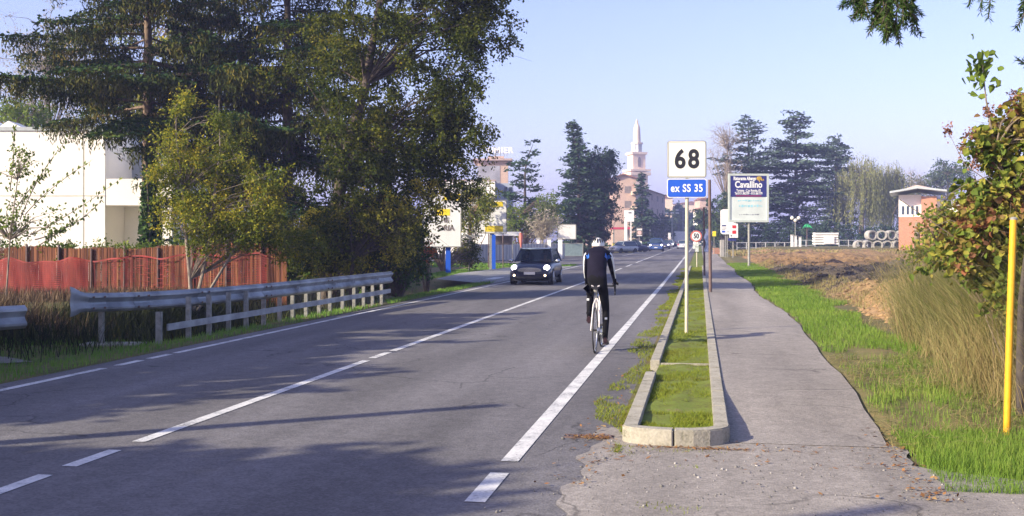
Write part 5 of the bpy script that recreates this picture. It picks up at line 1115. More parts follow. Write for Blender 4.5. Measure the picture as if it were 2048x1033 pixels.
# white advert pillars
Z = 150; r = empty('filling_station_sign', base(1254, Z), 'tall white sign pillar with a square white panel beside the slim conifer', 'sign')
zg = H(PX(1250, Z), Z); bx(MB(), PX(1249, Z), PX(1254.5, Z), Z, Z+.3, zg, PZ(421, Z)).build('pillar', m_white, r)
p = bx(MB(), PX(1254.6, Z), PX(1268, Z), Z, Z+.25, PZ(444, Z), PZ(421, Z)).build('panel', m_whitebd, r); bx(MB(), PX(1261, Z), PX(1263, Z), Z+.05, Z+.2, zg, PZ(444, Z)).build('pole', m_white, r)
bx(MB(), PX(1257, Z), PX(1262.5, Z), Z-.03, Z-.005, PZ(427, Z), PZ(425, Z)).build('mark', m_black, p)
Z = 156; r = empty('station_canopy', base(1238, Z), 'low red canopy roof left of the white sign pillar', 'canopy')
bx(MB(), PX(1226, Z), PX(1262, Z), Z, Z+4, PZ(459, Z), PZ(455, Z)).build('roof', M('canopy red', (.5, .05, .10), rough=.5), r)
for q in (1229, 1258): bx(MB(), PX(q, Z)-.1, PX(q, Z)+.1, Z+1, Z+1.2, H(PX(q, Z), Z), PZ(459, Z)).build('post', m_galvp, r)
Z = 140; r = empty('dark_sign', base(1279, Z), 'small dark square sign with a red and white emblem above a white box', 'sign')
zg = H(PX(1279, Z), Z); p = bx(MB(), PX(1273, Z), PX(1285, Z), Z, Z+.15, PZ(473, Z), PZ(456, Z)).build('panel', m_shut, r); MB().tube([(PX(1279, Z), Z+.1, zg), (PX(1279, Z), Z+.1, PZ(473, Z))], .06, 6).build('post', m_shut, r)
disc(MB(), PX(1279, Z), 0, PZ(466, Z), .26, Z-.03, Z-.005, 16).build('emblem', M('emblem pink', (.8, .5, .45)), p); bx(MB(), PX(1274, Z), PX(1284, Z), Z-.03, Z-.005, PZ(461, Z), PZ(458, Z)).build('top_band', m_whitebd, p)
bx(MB(), PX(1274, Z), PX(1284, Z), Z-.03, Z-.005, PZ(472.5, Z), PZ(470.8, Z)).build('bottom_band', m_whitebd, p)
Z = 139; tag(bx(MB(), PX(1277, Z), PX(1284, Z), Z, Z+.3, H(PX(1280, Z), Z), PZ(483, Z)).build('white_box', m_white, off=Vector(base(1280, Z)), bevel=.03), 'upright white cabinet standing under the small dark sign', 'cabinet')
for (px, lab) in ((1230, 'left yellow recycling bin by the parked silver car'), (1240, 'right yellow recycling bin by the parked silver car')):
    Z = 138; x = PX(px, Z); zg = H(x, Z); r = empty('recycling_bin', (x, Z, zg), lab, 'bin', 'yellow recycling bins')
    MB().box((x, Z, zg+.65), (.62, .6, 1.1), taper=1.08).build('body', M('bin yellow', (.40, .38, .05), rough=.6), r, bevel=.03); MB().box((x, Z, zg+1.24), (.7, .7, .08), rx=.08).build('lid', m_shut, r)
# street lamps
def lamp(px, top, Z, label, arms, armlen=1.0):
    b = base(px, Z); b.z = max(b.z, g(Z)); r = empty('street_lamp', b, label, 'street lamp', 'street lamps'); zt = PZ(top, Z)
    MB().tube([b, (b.x, Z, zt)], [.12, .06], 8).build('pole', m_galv, r, smooth=True)
    for a in arms:
        e = (b.x+a*armlen, Z, zt+.15); MB().tube([(b.x, Z, zt-.2), ((b.x+e[0])/2, Z, zt+.1), e], .04, 6).build('arm', m_galv, r)
        MB().ball((e[0]+a*.35, Z, zt+.15), (.42, .2, .13), 8, 5).build('lamp_head', M('lamp head', (.75, .78, .8), rough=.4), r, smooth=True)
lamp(1344, 428, 225, 'tall double armed street lamp standing above the far traffic', (-1, 0.05, 1), .8)
lamp(1300, 441, 215, 'street lamp head reaching out from the slim conifer', (.9,), 1.2)
lamp(1366, 422, 240, 'single street lamp head just left of the 68 sign pole', (-1,), 1.0)
r = empty('span_wire', (PX(1360, 225), 225, 7), 'overhead wire spanning the street at the tall lamp', 'wire'); MB().tube([(PX(1318, 225), 225, PZ(440, 225)), (PX(1360, 225), 225, PZ(440.5, 225)), (PX(1405, 225), 225, PZ(438, 225))], .035, 5).build('cable', m_galv, r)
Z = 210; r = empty('small_sign', base(1340, Z), 'small white rectangular sign left of the tall street lamp pole', 'road sign')
bx(MB(), PX(1336.5, Z), PX(1341.5, Z), Z, Z+.1, PZ(478, Z), PZ(466, Z)).build('panel', m_whitebd, r); MB().tube([(PX(1339, Z), Z+.15, H(PX(1339, Z), Z)), (PX(1339, Z), Z+.15, PZ(470, Z))], .05, 6).build('post', m_galvp, r)
# advert signs right of the path
Z = 92; b = base(1451, Z); r = empty('advert_sign', b, 'white rounded advert sign with dark lines partly behind the restaurant board', 'advert sign')
p = MB().prism([(x, z+(PZ(444, Z))) for x, z in rrect(30*Z/F, 50*Z/F, .25, cx=PX(1456, Z))], Z-.05, Z+.05).build('panel', m_white, r)
for (a, c, d, e, mt) in ((1443.5, 1452, 450.5, 453, m_navy), (1443.5, 1450, 462, 465.5, m_blue), (1443.5, 1453, 456, 457, m_galvp), (1443.5, 1450, 459, 460, m_galvp), (1454, 1460, 463.5, 464.6, m_galvp)): bx(MB(), PX(a, Z), PX(c, Z), Z-.07, Z-.052, PZ(e, Z), PZ(d, Z)).build('text_line', mt, p)
for q in (1451.5, 1455): bx(MB(), PX(q, Z)-.04, PX(q, Z)+.04, Z+.06, Z+.14, H(PX(q, Z), Z)-.2, PZ(460, Z)).build('post', m_galvp, r)
Z = 89; b = base(1468, Z); r = empty('advert_sign', b, 'small white sign with two red squares just below the restaurant board', 'advert sign')
p = bx(MB(), PX(1459, Z), PX(1476, Z), Z, Z+.08, PZ(476, Z), PZ(447, Z)).build('panel', m_white, r)
for (a, c) in ((451, 457), (461.5, 468)): bx(MB(), PX(1464.5, Z), PX(1472, Z), Z-.02, Z-.003, PZ(c, Z), PZ(a, Z)).build('red_square', m_red, p)
disc(MB(), PX(1462.5, Z), 0, PZ(472, Z), .06, Z-.02, Z-.003, 12).build('mark', m_black, p)
bx(MB(), PX(1457, Z), PX(1473, Z), Z+.1, Z+.18, PZ(482, Z), PZ(477, Z)).build('blue_plate', m_navy, r); bx(MB(), PX(1467, Z)-.04, PX(1467, Z)+.04, Z+.19, Z+.26, H(PX(1467, Z), Z)-.2, PZ(470, Z)).build('post', m_galvp, r)
Z = 95; tag(bx(MB(), PX(1441, Z), PX(1449, Z), Z, Z+.35, H(PX(1445, Z), Z)-.1, PZ(480, Z)).build('meter_cabinet', m_conc, off=Vector(base(1445, Z)), bevel=.03), 'grey concrete meter cabinet beside the white rounded advert sign', 'cabinet')
Z = 98; r = empty('yellow_sign', base(1429, Z), 'small yellow square sign beside the far end of the footpath', 'road sign'); p = bx(MB(), PX(1425, Z), PX(1432, Z), Z, Z+.05, PZ(473, Z), PZ(463, Z)).build('panel', m_yel2, r); MB().tube([(PX(1428.5, Z), Z+.08, H(PX(1428, Z), Z)), (PX(1428.5, Z), Z+.08, PZ(464, Z))], .03, 6).build('post', m_galvp, r)
Z = 112; b = base(1433, Z); r = empty('brick_pile', b, 'low stack of orange bricks at the far end of the footpath', 'brick pile')
mb = MB()
for i in range(5):
    for j in range(7-i//2):
        mb.box((PX(1427, Z)+j*.13+.06*(i % 2), Z, b.z+.06+i*.13), (.12, .3, .115))
mb.build('bricks', m_brick, r)
# fences right, beyond the field
Z = 128; r = empty('white_railing', base(1560, Z), 'low white railing running along the far side of the field', 'fence')
m_rail = M('railing grey', (.42, .43, .45), rough=.7, var=.15)
mb = MB()
for (a, c) in ((1474, 1588), (1594, 1630), (1678, 1735)):
    zz_ = H(PX(a, Z), Z); n_ = max(2, int((c-a)/19)); h_ = 1.15
    for q in (h_, h_*.45): bx(MB(), PX(a, Z), PX(c, Z), Z-.03, Z+.03, zz_+q-.03, zz_+q+.03).build('rail', m_rail, r)
    for i in range(n_+1): xx = PX(a+(c-a)*i/n_, Z); bx(MB(), xx-.04, xx+.04, Z-.055, Z+.055, zz_-.1, zz_+h_+.05).build('post', m_rail, r)
Z = 126
for (px, hh, lab) in ((1584, 1.75, 'left white gatepost under the globe lamp'), (1591, 1.65, 'right white gatepost under the globe lamp'), (1600, 1.5, 'short white gatepost right of the globe lamp')):
    x = PX(px, Z); r = empty('gatepost', base(px, Z), lab, 'gatepost', 'white gateposts'); MB().box((x, Z, H(x, Z)+hh/2), (.26, .26, hh)).build('shaft', m_whitebd, r); MB().box((x, Z, H(x, Z)+hh+.05), (.34, .34, .1)).build('cap', m_conc, r)
Z = 134; b = base(1590.5, Z); r = empty('globe_lamp', b, 'garden lamp with three pale globes in front of the tallest cedar', 'street lamp'); zt = PZ(441, Z)
MB().tube([b, (b.x, Z, zt)], .05, 8).build('pole', m_galvp, r)
for dx, dz in ((-.42, .28), (.42, .28), (0, -.02)): 
    MB().tube([(b.x, Z, zt-.2), (b.x+dx, Z-.1, zt+dz-.2)], .03, 5).build('arm', m_galvp, r); MB().ball((b.x+dx, Z-.1, zt+dz), .24, 12, 8).build('globe', M('opal globe', (.75, .72, .60), rough=.3), r, smooth=True)
Z = 132; b = base(1614, Z); r = empty('palm_lamp', b, 'artificial green palm shaped lamp right of the globe lamp', 'palm lamp'); zt = PZ(455, Z)
MB().tube([b, (b.x, Z, zt)], .05, 6).build('stem', m_rust, r); mb = MB()
for k_ in range(7): 
    a = math.pi*k_/6; mb.tube([(b.x, Z, zt), (b.x+.35*math.cos(a), Z-.1, zt+.30*math.sin(a)+.1), (b.x+.62*math.cos(a), Z-.2, zt+.15*math.sin(a)-.15)], [.05, .05, .02], 5)
mb.build('fronds', M('neon green', (.04, .55, .20), rough=.4), r)
# stack of white boards
Z = 112; b = base(1654, Z); b.z = PZ(490, Z)-.05; r = empty('board_stack', (b.x, Z, PZ(491, Z)), 'stack of long white boards with dark gaps at the field edge', 'board stack')
for i in range(5):
    z0_ = PZ(489.5-i*5, Z); dx = random.uniform(-.05, .05); bx(MB(), PX(1631, Z)+dx, PX(1677, Z)+dx, Z, Z+1.1, z0_, z0_+.19).build('board', m_whitebd, r)
    if i < 4: 
        bx(MB(), PX(1634, Z), PX(1674, Z), Z+.05, Z+1.05, z0_+.19, z0_+.266).build('batten', m_wood, r)
tag(bx(MB(), PX(1648, Z), PX(1668, Z), Z-.12, Z-.03, PZ(488, Z), PZ(474, Z)).build('leaning_sheet', m_white, off=Vector((PX(1658, Z), Z, PZ(488, Z)))), 'white sheet leaning on the front of the board stack', 'sheet')
# concrete pipe rings
def pipe(px, py, Z, label, R=.56, rz=0):
    x, z = PX(px, Z), PZ(py, Z); r = MB(); n = 28; L_ = .9
    for i in range(n):
        a, c = 2*math.pi*i/n, 2*math.pi*(i+1)/n; vs = []
        for (rr, yy) in ((R, 0), (R, L_), (R*.74, L_), (R*.74, 0)):
            vs += [(rr*math.cos(a), yy, rr*math.sin(a)), (rr*math.cos(c), yy, rr*math.sin(c))]
        r.add(vs, [(0, 1, 3, 2), (2, 3, 5, 4), (4, 5, 7, 6), (6, 7, 1, 0)])
    o = r.build('concrete_pipe', m_conc, smooth=False); o.location = (x, Z, z); o.rotation_euler = (0, 0, rz); return tag(o, label, 'pipe', 'stacked concrete pipes')
ords = ['first', 'second', 'third', 'fourth', 'fifth', 'sixth', 'seventh']
for k_, px in enumerate((1720, 1738, 1756, 1776, 1796, 1814)): pipe(px, 491.5, 118, ords[k_]+' concrete pipe ring from the left in the lower row', rz=.25*math.sin(k_*2))
for k_, px in enumerate((1746, 1764, 1785, 1803, 1824, 1838)): pipe(px, 471.0, 118.3, ords[k_]+' concrete pipe ring from the left in the upper row', rz=.25*math.sin(k_*3+1))
Z = 117; tag(bx(MB(), PX(1692, Z), PX(1812, Z), Z-.8, Z-.3, PZ(504, Z), PZ(499, Z)).build('concrete_beam', m_conc, off=Vector((PX(1750, Z), Z, PZ(500, Z)))), 'long pale concrete beam lying in front of the pipe rings', 'beam')
# low earth bank the stacks stand on
V, Fc = grid_ts(np.linspace(5, 62, 60), np.linspace(104, 150, 24), lambda T, S: hn(T, S)+.38*ss(S, 106, 118)*(1-ss(S, 138, 150))*ss(T, 5, 9)*(1-ss(T, 55, 62))-.01)
road_obj('earth_bank', V, Fc, m_dirt)
# red and white house
Z = 104; X0, X1, X2 = PX(1800, Z), PX(1843, Z), PX(1930, Z); zg = H(X0, Z)
r = empty('brick_house', (PX(1845, Z), Z, zg), 'red brick and white house with overhanging flat grey roof beyond the field', 'house')
bx(MB(), X0, X1, Z+2, Z+9, zg, PZ(433, Z)).build('brick_base', m_brick, r)
w_ = bx(MB(), X0, X1, Z+2.001, Z+9, PZ(433, Z), PZ(388, Z)).build('upper_wall', m_wallw, r)
bx(MB(), X1, PX(1872, Z), Z+1.4, Z+9, zg, PZ(392, Z)).build('brick_wing', m_brick, r)
bx(MB(), PX(1872, Z), X2, Z+2.6, Z+9, zg, PZ(400, Z)).build('white_wing', m_wallw, r)
MB().prism([(PX(1783, Z), PZ(386, Z)), (PX(1835, Z), PZ(377, Z)), (PX(1890, Z), PZ(384, Z)), (PX(1890, Z), PZ(380.5, Z)), (PX(1835, Z), PZ(373, Z)), (PX(1783, Z), PZ(382, Z))], Z, Z+10).build('roof', m_roofg, r)
MB().prism([(PX(1790, Z), PZ(381.5, Z)), (PX(1835, Z), PZ(372.9, Z)), (PX(1885, Z), PZ(380, Z)), (PX(1835, Z), PZ(368, Z))], Z+2, Z+9).build('roof_top', m_wallp, r)
for q in (1806, 1815, 1824, 1833): bx(MB(), PX(q, Z), PX(q+4, Z), Z+1.93, Z+1.995, PZ(428, Z), PZ(411, Z)).build('window', m_glass, w_)
for q in (1882, 1900): bx(MB(), PX(q, Z), PX(q+9, Z), Z+2.53, Z+2.595, PZ(452, Z), PZ(425, Z)).build('window', m_glass, r)
r.rotation_euler = (0, 0, -.36)
Z = 100; zg = H(PX(1990, Z), Z); r = empty('white_house', (PX(1990, Z), Z, zg), 'white house mostly hidden behind the autumn bush', 'house')
bx(MB(), PX(1950, Z), PX(2090, Z), Z, Z+8, zg, PZ(398, Z)).build('wall', m_wallw, r); MB().prism([(PX(1944, Z), PZ(398, Z)), (PX(2096, Z), PZ(398, Z)), (PX(2020, Z), PZ(362, Z))], Z-.5, Z+8.5).build('roof', m_roofg, r)
bx(MB(), PX(1976, Z), PX(1990, Z), Z-.05, Z-.005, PZ(450, Z), PZ(425, Z)).build('window', m_glass, r)
r.rotation_euler = (0, 0, -.4)
# old fence posts in the dry bank
for (px, y0, y1, Z, lab) in ((1832, 445, 545, 24, 'weathered wooden post at the corner of the field, the taller one'), (1850, 465, 560, 23, 'shorter weathered post right beside the taller wooden post')):
    x = PX(px, Z); r = empty('wooden_post', (x, Z, H(x, Z)), lab, 'post', 'old wooden posts'); MB().tube([(x, Z, H(x, Z)-.1), (x+.03, Z, PZ(y0, Z))], [.08, .06], 7).build('shaft', m_wood, r); 
    MB().box((x, Z-.08, PZ(y0, Z)-.25), (.03, .02, .06)).build('insulator', m_galvp, r)
# wooden utility pole left of the frame whose shadow crosses the road
r = empty('utility_pole', (-9.6, 5.95, 0), 'wooden utility pole just outside the left edge of the frame', 'pole'); MB().tube([(-9.6, 5.95, -.2), (-9.6, 5.95, 4.9)], [.14, .10], 10).build('shaft', m_wood, r, smooth=True)
# ================= CYCLIST, BICYCLE, CARS =================
def skin_mesh(name, chains, rad, mats, parent, sub=2, root=0, matfn=None, xf=None):
    """chains: list of lists of point keys; rad: dict key->(pos,r)"""
    keys = list(rad.keys()); idx = {k: i for i, k in enumerate(keys)}; E = []
    for c in chains:
        for a, b in zip(c, c[1:]):
            if (idx[a], idx[b]) not in E: E.append((idx[a], idx[b]))
    me = bpy.data.meshes.new(name); me.from_pydata([rad[k][0] for k in keys], E, [])
    tmp = bpy.data.objects.new('tmp', me); COL.objects.link(tmp); md = tmp.modifiers.new('s', 'SKIN'); md.use_smooth_shade = True
    for i, k in enumerate(keys):
        q = rad[k][1]; me.skin_vertices[0].data[i].radius = q if isinstance(q, tuple) else (q, q)
        me.skin_vertices[0].data[i].use_root = (i == root)
    sb = tmp.modifiers.new('b', 'SUBSURF'); sb.levels = sub; sb.render_levels = sub
    dg = bpy.context.evaluated_depsgraph_get(); m2 = bpy.data.meshes.new_from_object(tmp.evaluated_get(dg)); bpy.data.objects.remove(tmp)
    m2.materials.clear(); o = link(name, m2, mats, parent, smooth=True)
    if matfn:
        for p in m2.polygons: p.material_index = matfn(p.center, p.normal)
    return o
m_skin = M('skin', (.45, .25, .17), rough=.6, var=.08)
m_lycra = M('black lycra', (.006, .006, .008), rough=.8, var=.3, scale=10, spec=.12)
m_lycrab = M('dark navy jersey', (.008, .007, .018), rough=.8, var=.25, scale=10, spec=.12)
m_jw = M('jersey white', (.72, .74, .78), rough=.6, var=.05)
m_jb = M('jersey blue', (.02, .12, .5), rough=.6, var=.15)
m_shoe = M('maroon shoes', (.025, .008, .012), rough=.4, var=.4, scale=20)
m_bw = M('bike white', (.72, .68, .68), rough=.3, var=.06)
m_chr = M('chrome', (.55, .57, .60), rough=.25, var=.1, metal=.9)
cx, cy = PX(1190, 15.47), 15.47
bike = empty('road_bicycle', (cx, cy, .004), 'slim white road bicycle ridden along the right edge line', 'bicycle', rz=-A)
def wheel(y, nm='wheel', steer=0):
    w_ = MB().ring((0, y, .335), .328, .0115, 40, 8).build(nm, m_dark, bike, smooth=True); OFF[w_.name] = Vector((0, 0, 0))
    MB().ring((0, y, .335), .305, .009, 40, 6).build('rim', m_chr, w_, smooth=True)
    mb = MB()
    for k in range(20):
        a = 2*math.pi*k/20; s_ = .02*(-1)**k; mb.tube([(s_, y, .335), (0, y+.30*math.cos(a), .335+.30*math.sin(a))], .0012, 3)
    mb.build('spokes', m_chr, w_); MB().tube([(-.05, y, .335), (.05, y, .335)], .018, 10).build('hub', m_dark, w_)
wheel(0); wheel(.99)
fr_ = MB(); ST = (0, .24, .80); BBk = (0, .41, .275); HT = (0, .80, .86); HB = (0, .84, .72)
fr_.tube([BBk, ST], .015, 10).tube([ST, HT], .014, 10).tube([BBk, HB], .018, 10).tube([HT, HB], .02, 10)
for sx in (-1, 1):
    fr_.tube([(sx*.062, 0, .335), (sx*.045, .20, .70), (sx*.012, .24, .79)], [.009, .009, .008], 8).tube([(sx*.062, 0, .335), (sx*.045, .25, .30), (sx*.03, .41, .275)], .009, 8)
    fr_.tube([(sx*.05, .99, .335), (sx*.045, .90, .60), (sx*.02, .85, .72)], [.008, .012, .014], 8)
fr_.build('frame', m_bw, bike, smooth=True)
MB().tube([ST, (0, .21, .93)], .0135, 10).build('seat_post', m_chr, bike, smooth=True)
sd_ = MB(); rg_ = []
for (y, w_, z) in ((.06, .045, .975), (.10, .068, .985), (.16, .066, .985), (.22, .035, .98), (.32, .018, .975), (.345, .008, .97)): rg_.append([(math.cos(a)*w_, y, z-.022+.022*math.sin(a)) for a in np.linspace(0, 2*math.pi, 12, endpoint=False)])
sdo = sd_.loft(rg_).build('saddle', m_black, bike, smooth=True); MB().tube([(-.055, .058, .985), (-.06, .08, .992), (-.03, .07, .975)], .008, 6).tube([(.055, .058, .985), (.06, .08, .992), (.03, .07, .975)], .008, 6).build('saddle_trim', m_bw, sdo)
MB().box((0, .12, .915), (.06, .07, .05)).build('saddle_bag', m_conc, bike, bevel=.012)
hb = MB().tube([(-.21, .93, .95), (-.1, .90, .95), (.1, .90, .95), (.21, .93, .95)], .013, 8)
for sx in (-1, 1): hb.tube([(sx*.21, .93, .95), (sx*.21, 1.00, .95), (sx*.21, 1.03, .91), (sx*.215, 1.0, .84), (sx*.22, .93, .82)], .014, 8)
hb.tube([(0, .80, .90), (0, .90, .95)], .015, 8).tube([(0, .80, .86), (0, .79, .92)], .016, 8); hb.build('handlebar', m_dark, bike, smooth=True)
for sx in (-1, 1): MB().tube([(sx*.21, 1.01, .95), (sx*.215, 1.06, .99), (sx*.215, 1.08, .93), (sx*.22, 1.05, .86)], [.018, .02, .009, .007], 8).build('brake_lever', m_dark, bike, smooth=True)
MB().tube([(.03, .41, .275), (.075, .41, .275)], .09, 20).build('chainring', m_chr, bike); MB().tube([(.035, 0, .335), (.055, 0, .335)], .045, 16).build('cassette', m_chr, bike)
MB().tube([(.045, .02, .32), (.05, .03, .23), (.05, .05, .17)], [.014, .02, .016], 8).build('derailleur', m_dark, bike)
ch = MB(); ch.tube([(.052, .41, .365), (.048, 0, .38)], .005, 4).tube([(.052, .41, .185), (.05, .05, .17)], .005, 4); ch.build('chain', m_dark, bike)
for sx, dz in ((-1, .17), (1, -.17)):
    c_ = MB().tube([(sx*.07, .41, .275), (sx*.085, .41, .275+dz)], .013, 8).build('crank', m_chr, bike); MB().box((sx*.125, .41, .275+dz), (.09, .07, .02)).build('pedal', m_dark, c_)
# rider (local frame of the bicycle)
rider = empty('person', (cx, cy, .004), 'cyclist in black tights and dark jersey with white helmet, seen from behind', 'person', rz=-A)
J = {'pel': ((0, .17, 1.06), (.150, .12)), 'wa': ((0, .26, 1.22), (.150, .11)), 'ch': ((0, .40, 1.40), (.175, .12)), 'nb': ((-.005, .55, 1.50), (.135, .085)), 'nk': ((-.012, .64, 1.53), .060), 'hd0': ((-.02, .72, 1.535), .078), 'hd': ((-.025, .77, 1.575), .088),
     'hl': ((-.09, .18, 1.00), .092), 'kl': ((-.125, .58, .83), .056), 'cl': ((-.128, .50, .68), .056), 'al': ((-.125, .35, .52), .036), 'fl': ((-.125, .40, .475), .035), 'tl': ((-.125, .49, .462), .030),
     'hr': ((.09, .18, 1.00), .095), 'kr': ((.125, .41, .615), .058), 'cr': ((.128, .36, .46), .058), 'ar': ((.125, .33, .205), .037), 'fr': ((.125, .39, .145), .035), 'tr': ((.125, .48, .128), .03),
     'sl': ((-.175, .53, 1.43), .068), 'el': ((-.205, .66, 1.20), .043), 'wl': ((-.222, .93, 1.00), .028), 'pl': ((-.215, 1.0, 1.005), (.028, .040)),
     'sr': ((.165, .53, 1.43), .068), 'er': ((.205, .66, 1.18), .043), 'wr': ((.222, .93, 1.00), .028), 'pr': ((.215, 1.0, 1.005), (.028, .040))}
def rmat(c, n):
    if c.z > 1.505 and c.y > .61: return 1
    if c.y > .95 and abs(c.x) > .15 and c.z > .9: return 1
    if c.z > 1.07 and abs(c.x) > .17 and c.y > .50 and n.x*math.copysign(1, c.x) > .70: return 2
    if 1.385 < c.z < 1.43 and .11 < abs(c.x) < .18 and n.y < 0: return 3
    if c.z < 1.04 or (c.z < 1.12 and c.y < .3): return 0
    return 4
body = skin_mesh('body', [['pel', 'wa', 'ch', 'nb', 'nk', 'hd0', 'hd'], ['pel', 'hl', 'kl', 'cl', 'al', 'fl', 'tl'], ['pel', 'hr', 'kr', 'cr', 'ar', 'fr', 'tr'], ['nb', 'sl', 'el', 'wl', 'pl'], ['nb', 'sr', 'er', 'wr', 'pr']], J, [m_lycra, m_skin, m_jw, m_jb, m_lycrab], rider, sub=2, matfn=rmat)
for sx, (ay, az), (ty, tz) in ((-1, (.34, .50), (.52, .462)), (1, (.32, .19), (.50, .122))):
    rings = []
    for (u, w_, h_) in ((0, .030, .05), (.25, .040, .058), (.5, .043, .046), (.8, .046, .034), (1, .026, .024)):
        y = ay-.035+(ty-ay+.045)*u; z = az-.03+(tz-az)*u
        rings.append([(sx*.125+math.cos(a)*w_, y, z+math.sin(a)*h_) for a in np.linspace(0, 2*math.pi, 12, endpoint=False)])
    MB().loft(rings).build('shoe', m_shoe, rider, smooth=True)
    MB().tube([(sx*.125, ay-.0, az+.05), (sx*.125, ay+.0, az+.08)], .041, 12).build('overshoe_cuff', m_lycra, rider, smooth=True)
    MB().box((sx*.137, ay-.035, az+.30 if sx > 0 else az+.27), (.035, .012, .03)).build('reflective_mark', m_jw, rider)
# hands: palm in body mesh, fingers as small chains on the hoods
for sx in (-1, 1):
    f = MB()
    for k in range(4): x = sx*(.195+.013*k*1.0); f.tube([(x+sx*.012, 1.02, 1.015-.004*k), (x+sx*.024, 1.055, 1.005-.006*k), (x+sx*.022, 1.07, .975-.006*k)], [.009, .0085, .007], 6)
    f.tube([(sx*.195, .97, 1.0), (sx*.18, 1.0, .985), (sx*.185, 1.03, .965)], [.011, .010, .008], 6); f.build('glove_fingers', m_dark, rider, smooth=True)
# helmet
hm_ = MB(); rings = []
C0 = Vector((-.025, .755, 1.592))
for j in range(9):
    th = math.pi*.56*j/8
    rings.append([(C0.x+.098*math.sin(th)*math.cos(a)*(1), C0.y+.135*math.sin(th)*math.sin(a), C0.z+.108*math.cos(th)) for a in np.linspace(0, 2*math.pi, 20, endpoint=False)])
rings[0] = [(C0.x+.01*math.cos(a), C0.y+.01*math.sin(a), C0.z+.108) for a in np.linspace(0, 2*math.pi, 20, endpoint=False)]
hm_o = hm_.loft(rings).build('helmet', m_white, rider, smooth=True)
vt = MB()
for k in (-2, -1, 0, 1, 2):
    a = -math.pi/2+k*.5; pts = []
    for th in np.linspace(.5, 1.35, 6): pts.append((C0.x+.101*math.sin(th)*math.cos(a), C0.y+.138*math.sin(th)*math.sin(a), C0.z+.111*math.cos(th)))
    vt.tube(pts, [.004, .010, .012, .012, .010, .003], 6)
vt.build('vents', m_black, hm_o, smooth=True)
MB().tube([(C0.x-.05, C0.y-.11, C0.z-.035), (C0.x, C0.y-.132, C0.z-.045), (C0.x+.05, C0.y-.11, C0.z-.035)], [.008, .014, .008], 6).build('strap_cradle', m_black, hm_o)
# face (turned away): nose, eyes
MB().ball((-.025, .862, 1.54), (.012, .016, .018), 8, 6).build('nose', m_skin, rider, smooth=True)
for sx in (-1, 1): MB().ball((-.025+sx*.03, .848, 1.562), .011, 8, 6).build('eye', m_white, rider, smooth=True); MB().ball((-.025+sx*.088, .765, 1.545), (.010, .02, .028), 8, 6).build('ear', m_skin, rider, smooth=True)
MB().tube([(-.05, .846, 1.517), (-.025, .852, 1.514), (0, .846, 1.517)], .006, 6).build('mouth', m_red, rider, smooth=True)

# --- cars
m_lit = M('lit headlamp', (1, .92, .98), emit=5); m_litf = M('lit fog lamp', (1, .75, .45), emit=2.5)
m_lens = M('lamp lens', (.7, .72, .75), rough=.15)
m_gl, t_, p_, N, L = nodes('windscreen'); p_.inputs['Base Color'].default_value = (.02, .03, .05, 1); p_.inputs['Roughness'].default_value = .05
tr_ = N('ShaderNodeBsdfTransparent'); tr_.inputs[0].default_value = (.75, .8, .85, 1); mx = N('ShaderNodeMixShader'); mx.inputs[0].default_value = .62; L(p_.outputs[0], mx.inputs[1]); L(tr_.outputs[0], mx.inputs[2]); L(mx.outputs[0], t_.nodes['Material Output'].inputs[0])
def sec(y, w, z0, z1, n=20, p=3.2):
    out = []
    for k in range(n):
        a = 2*math.pi*k/n; c, s_ = math.cos(a), math.sin(a)
        out.append((w*math.copysign(abs(c)**(2/p), c), y, (z0+z1)/2+(z1-z0)/2*math.copysign(abs(s_)**(2/p), s_)))
    return out
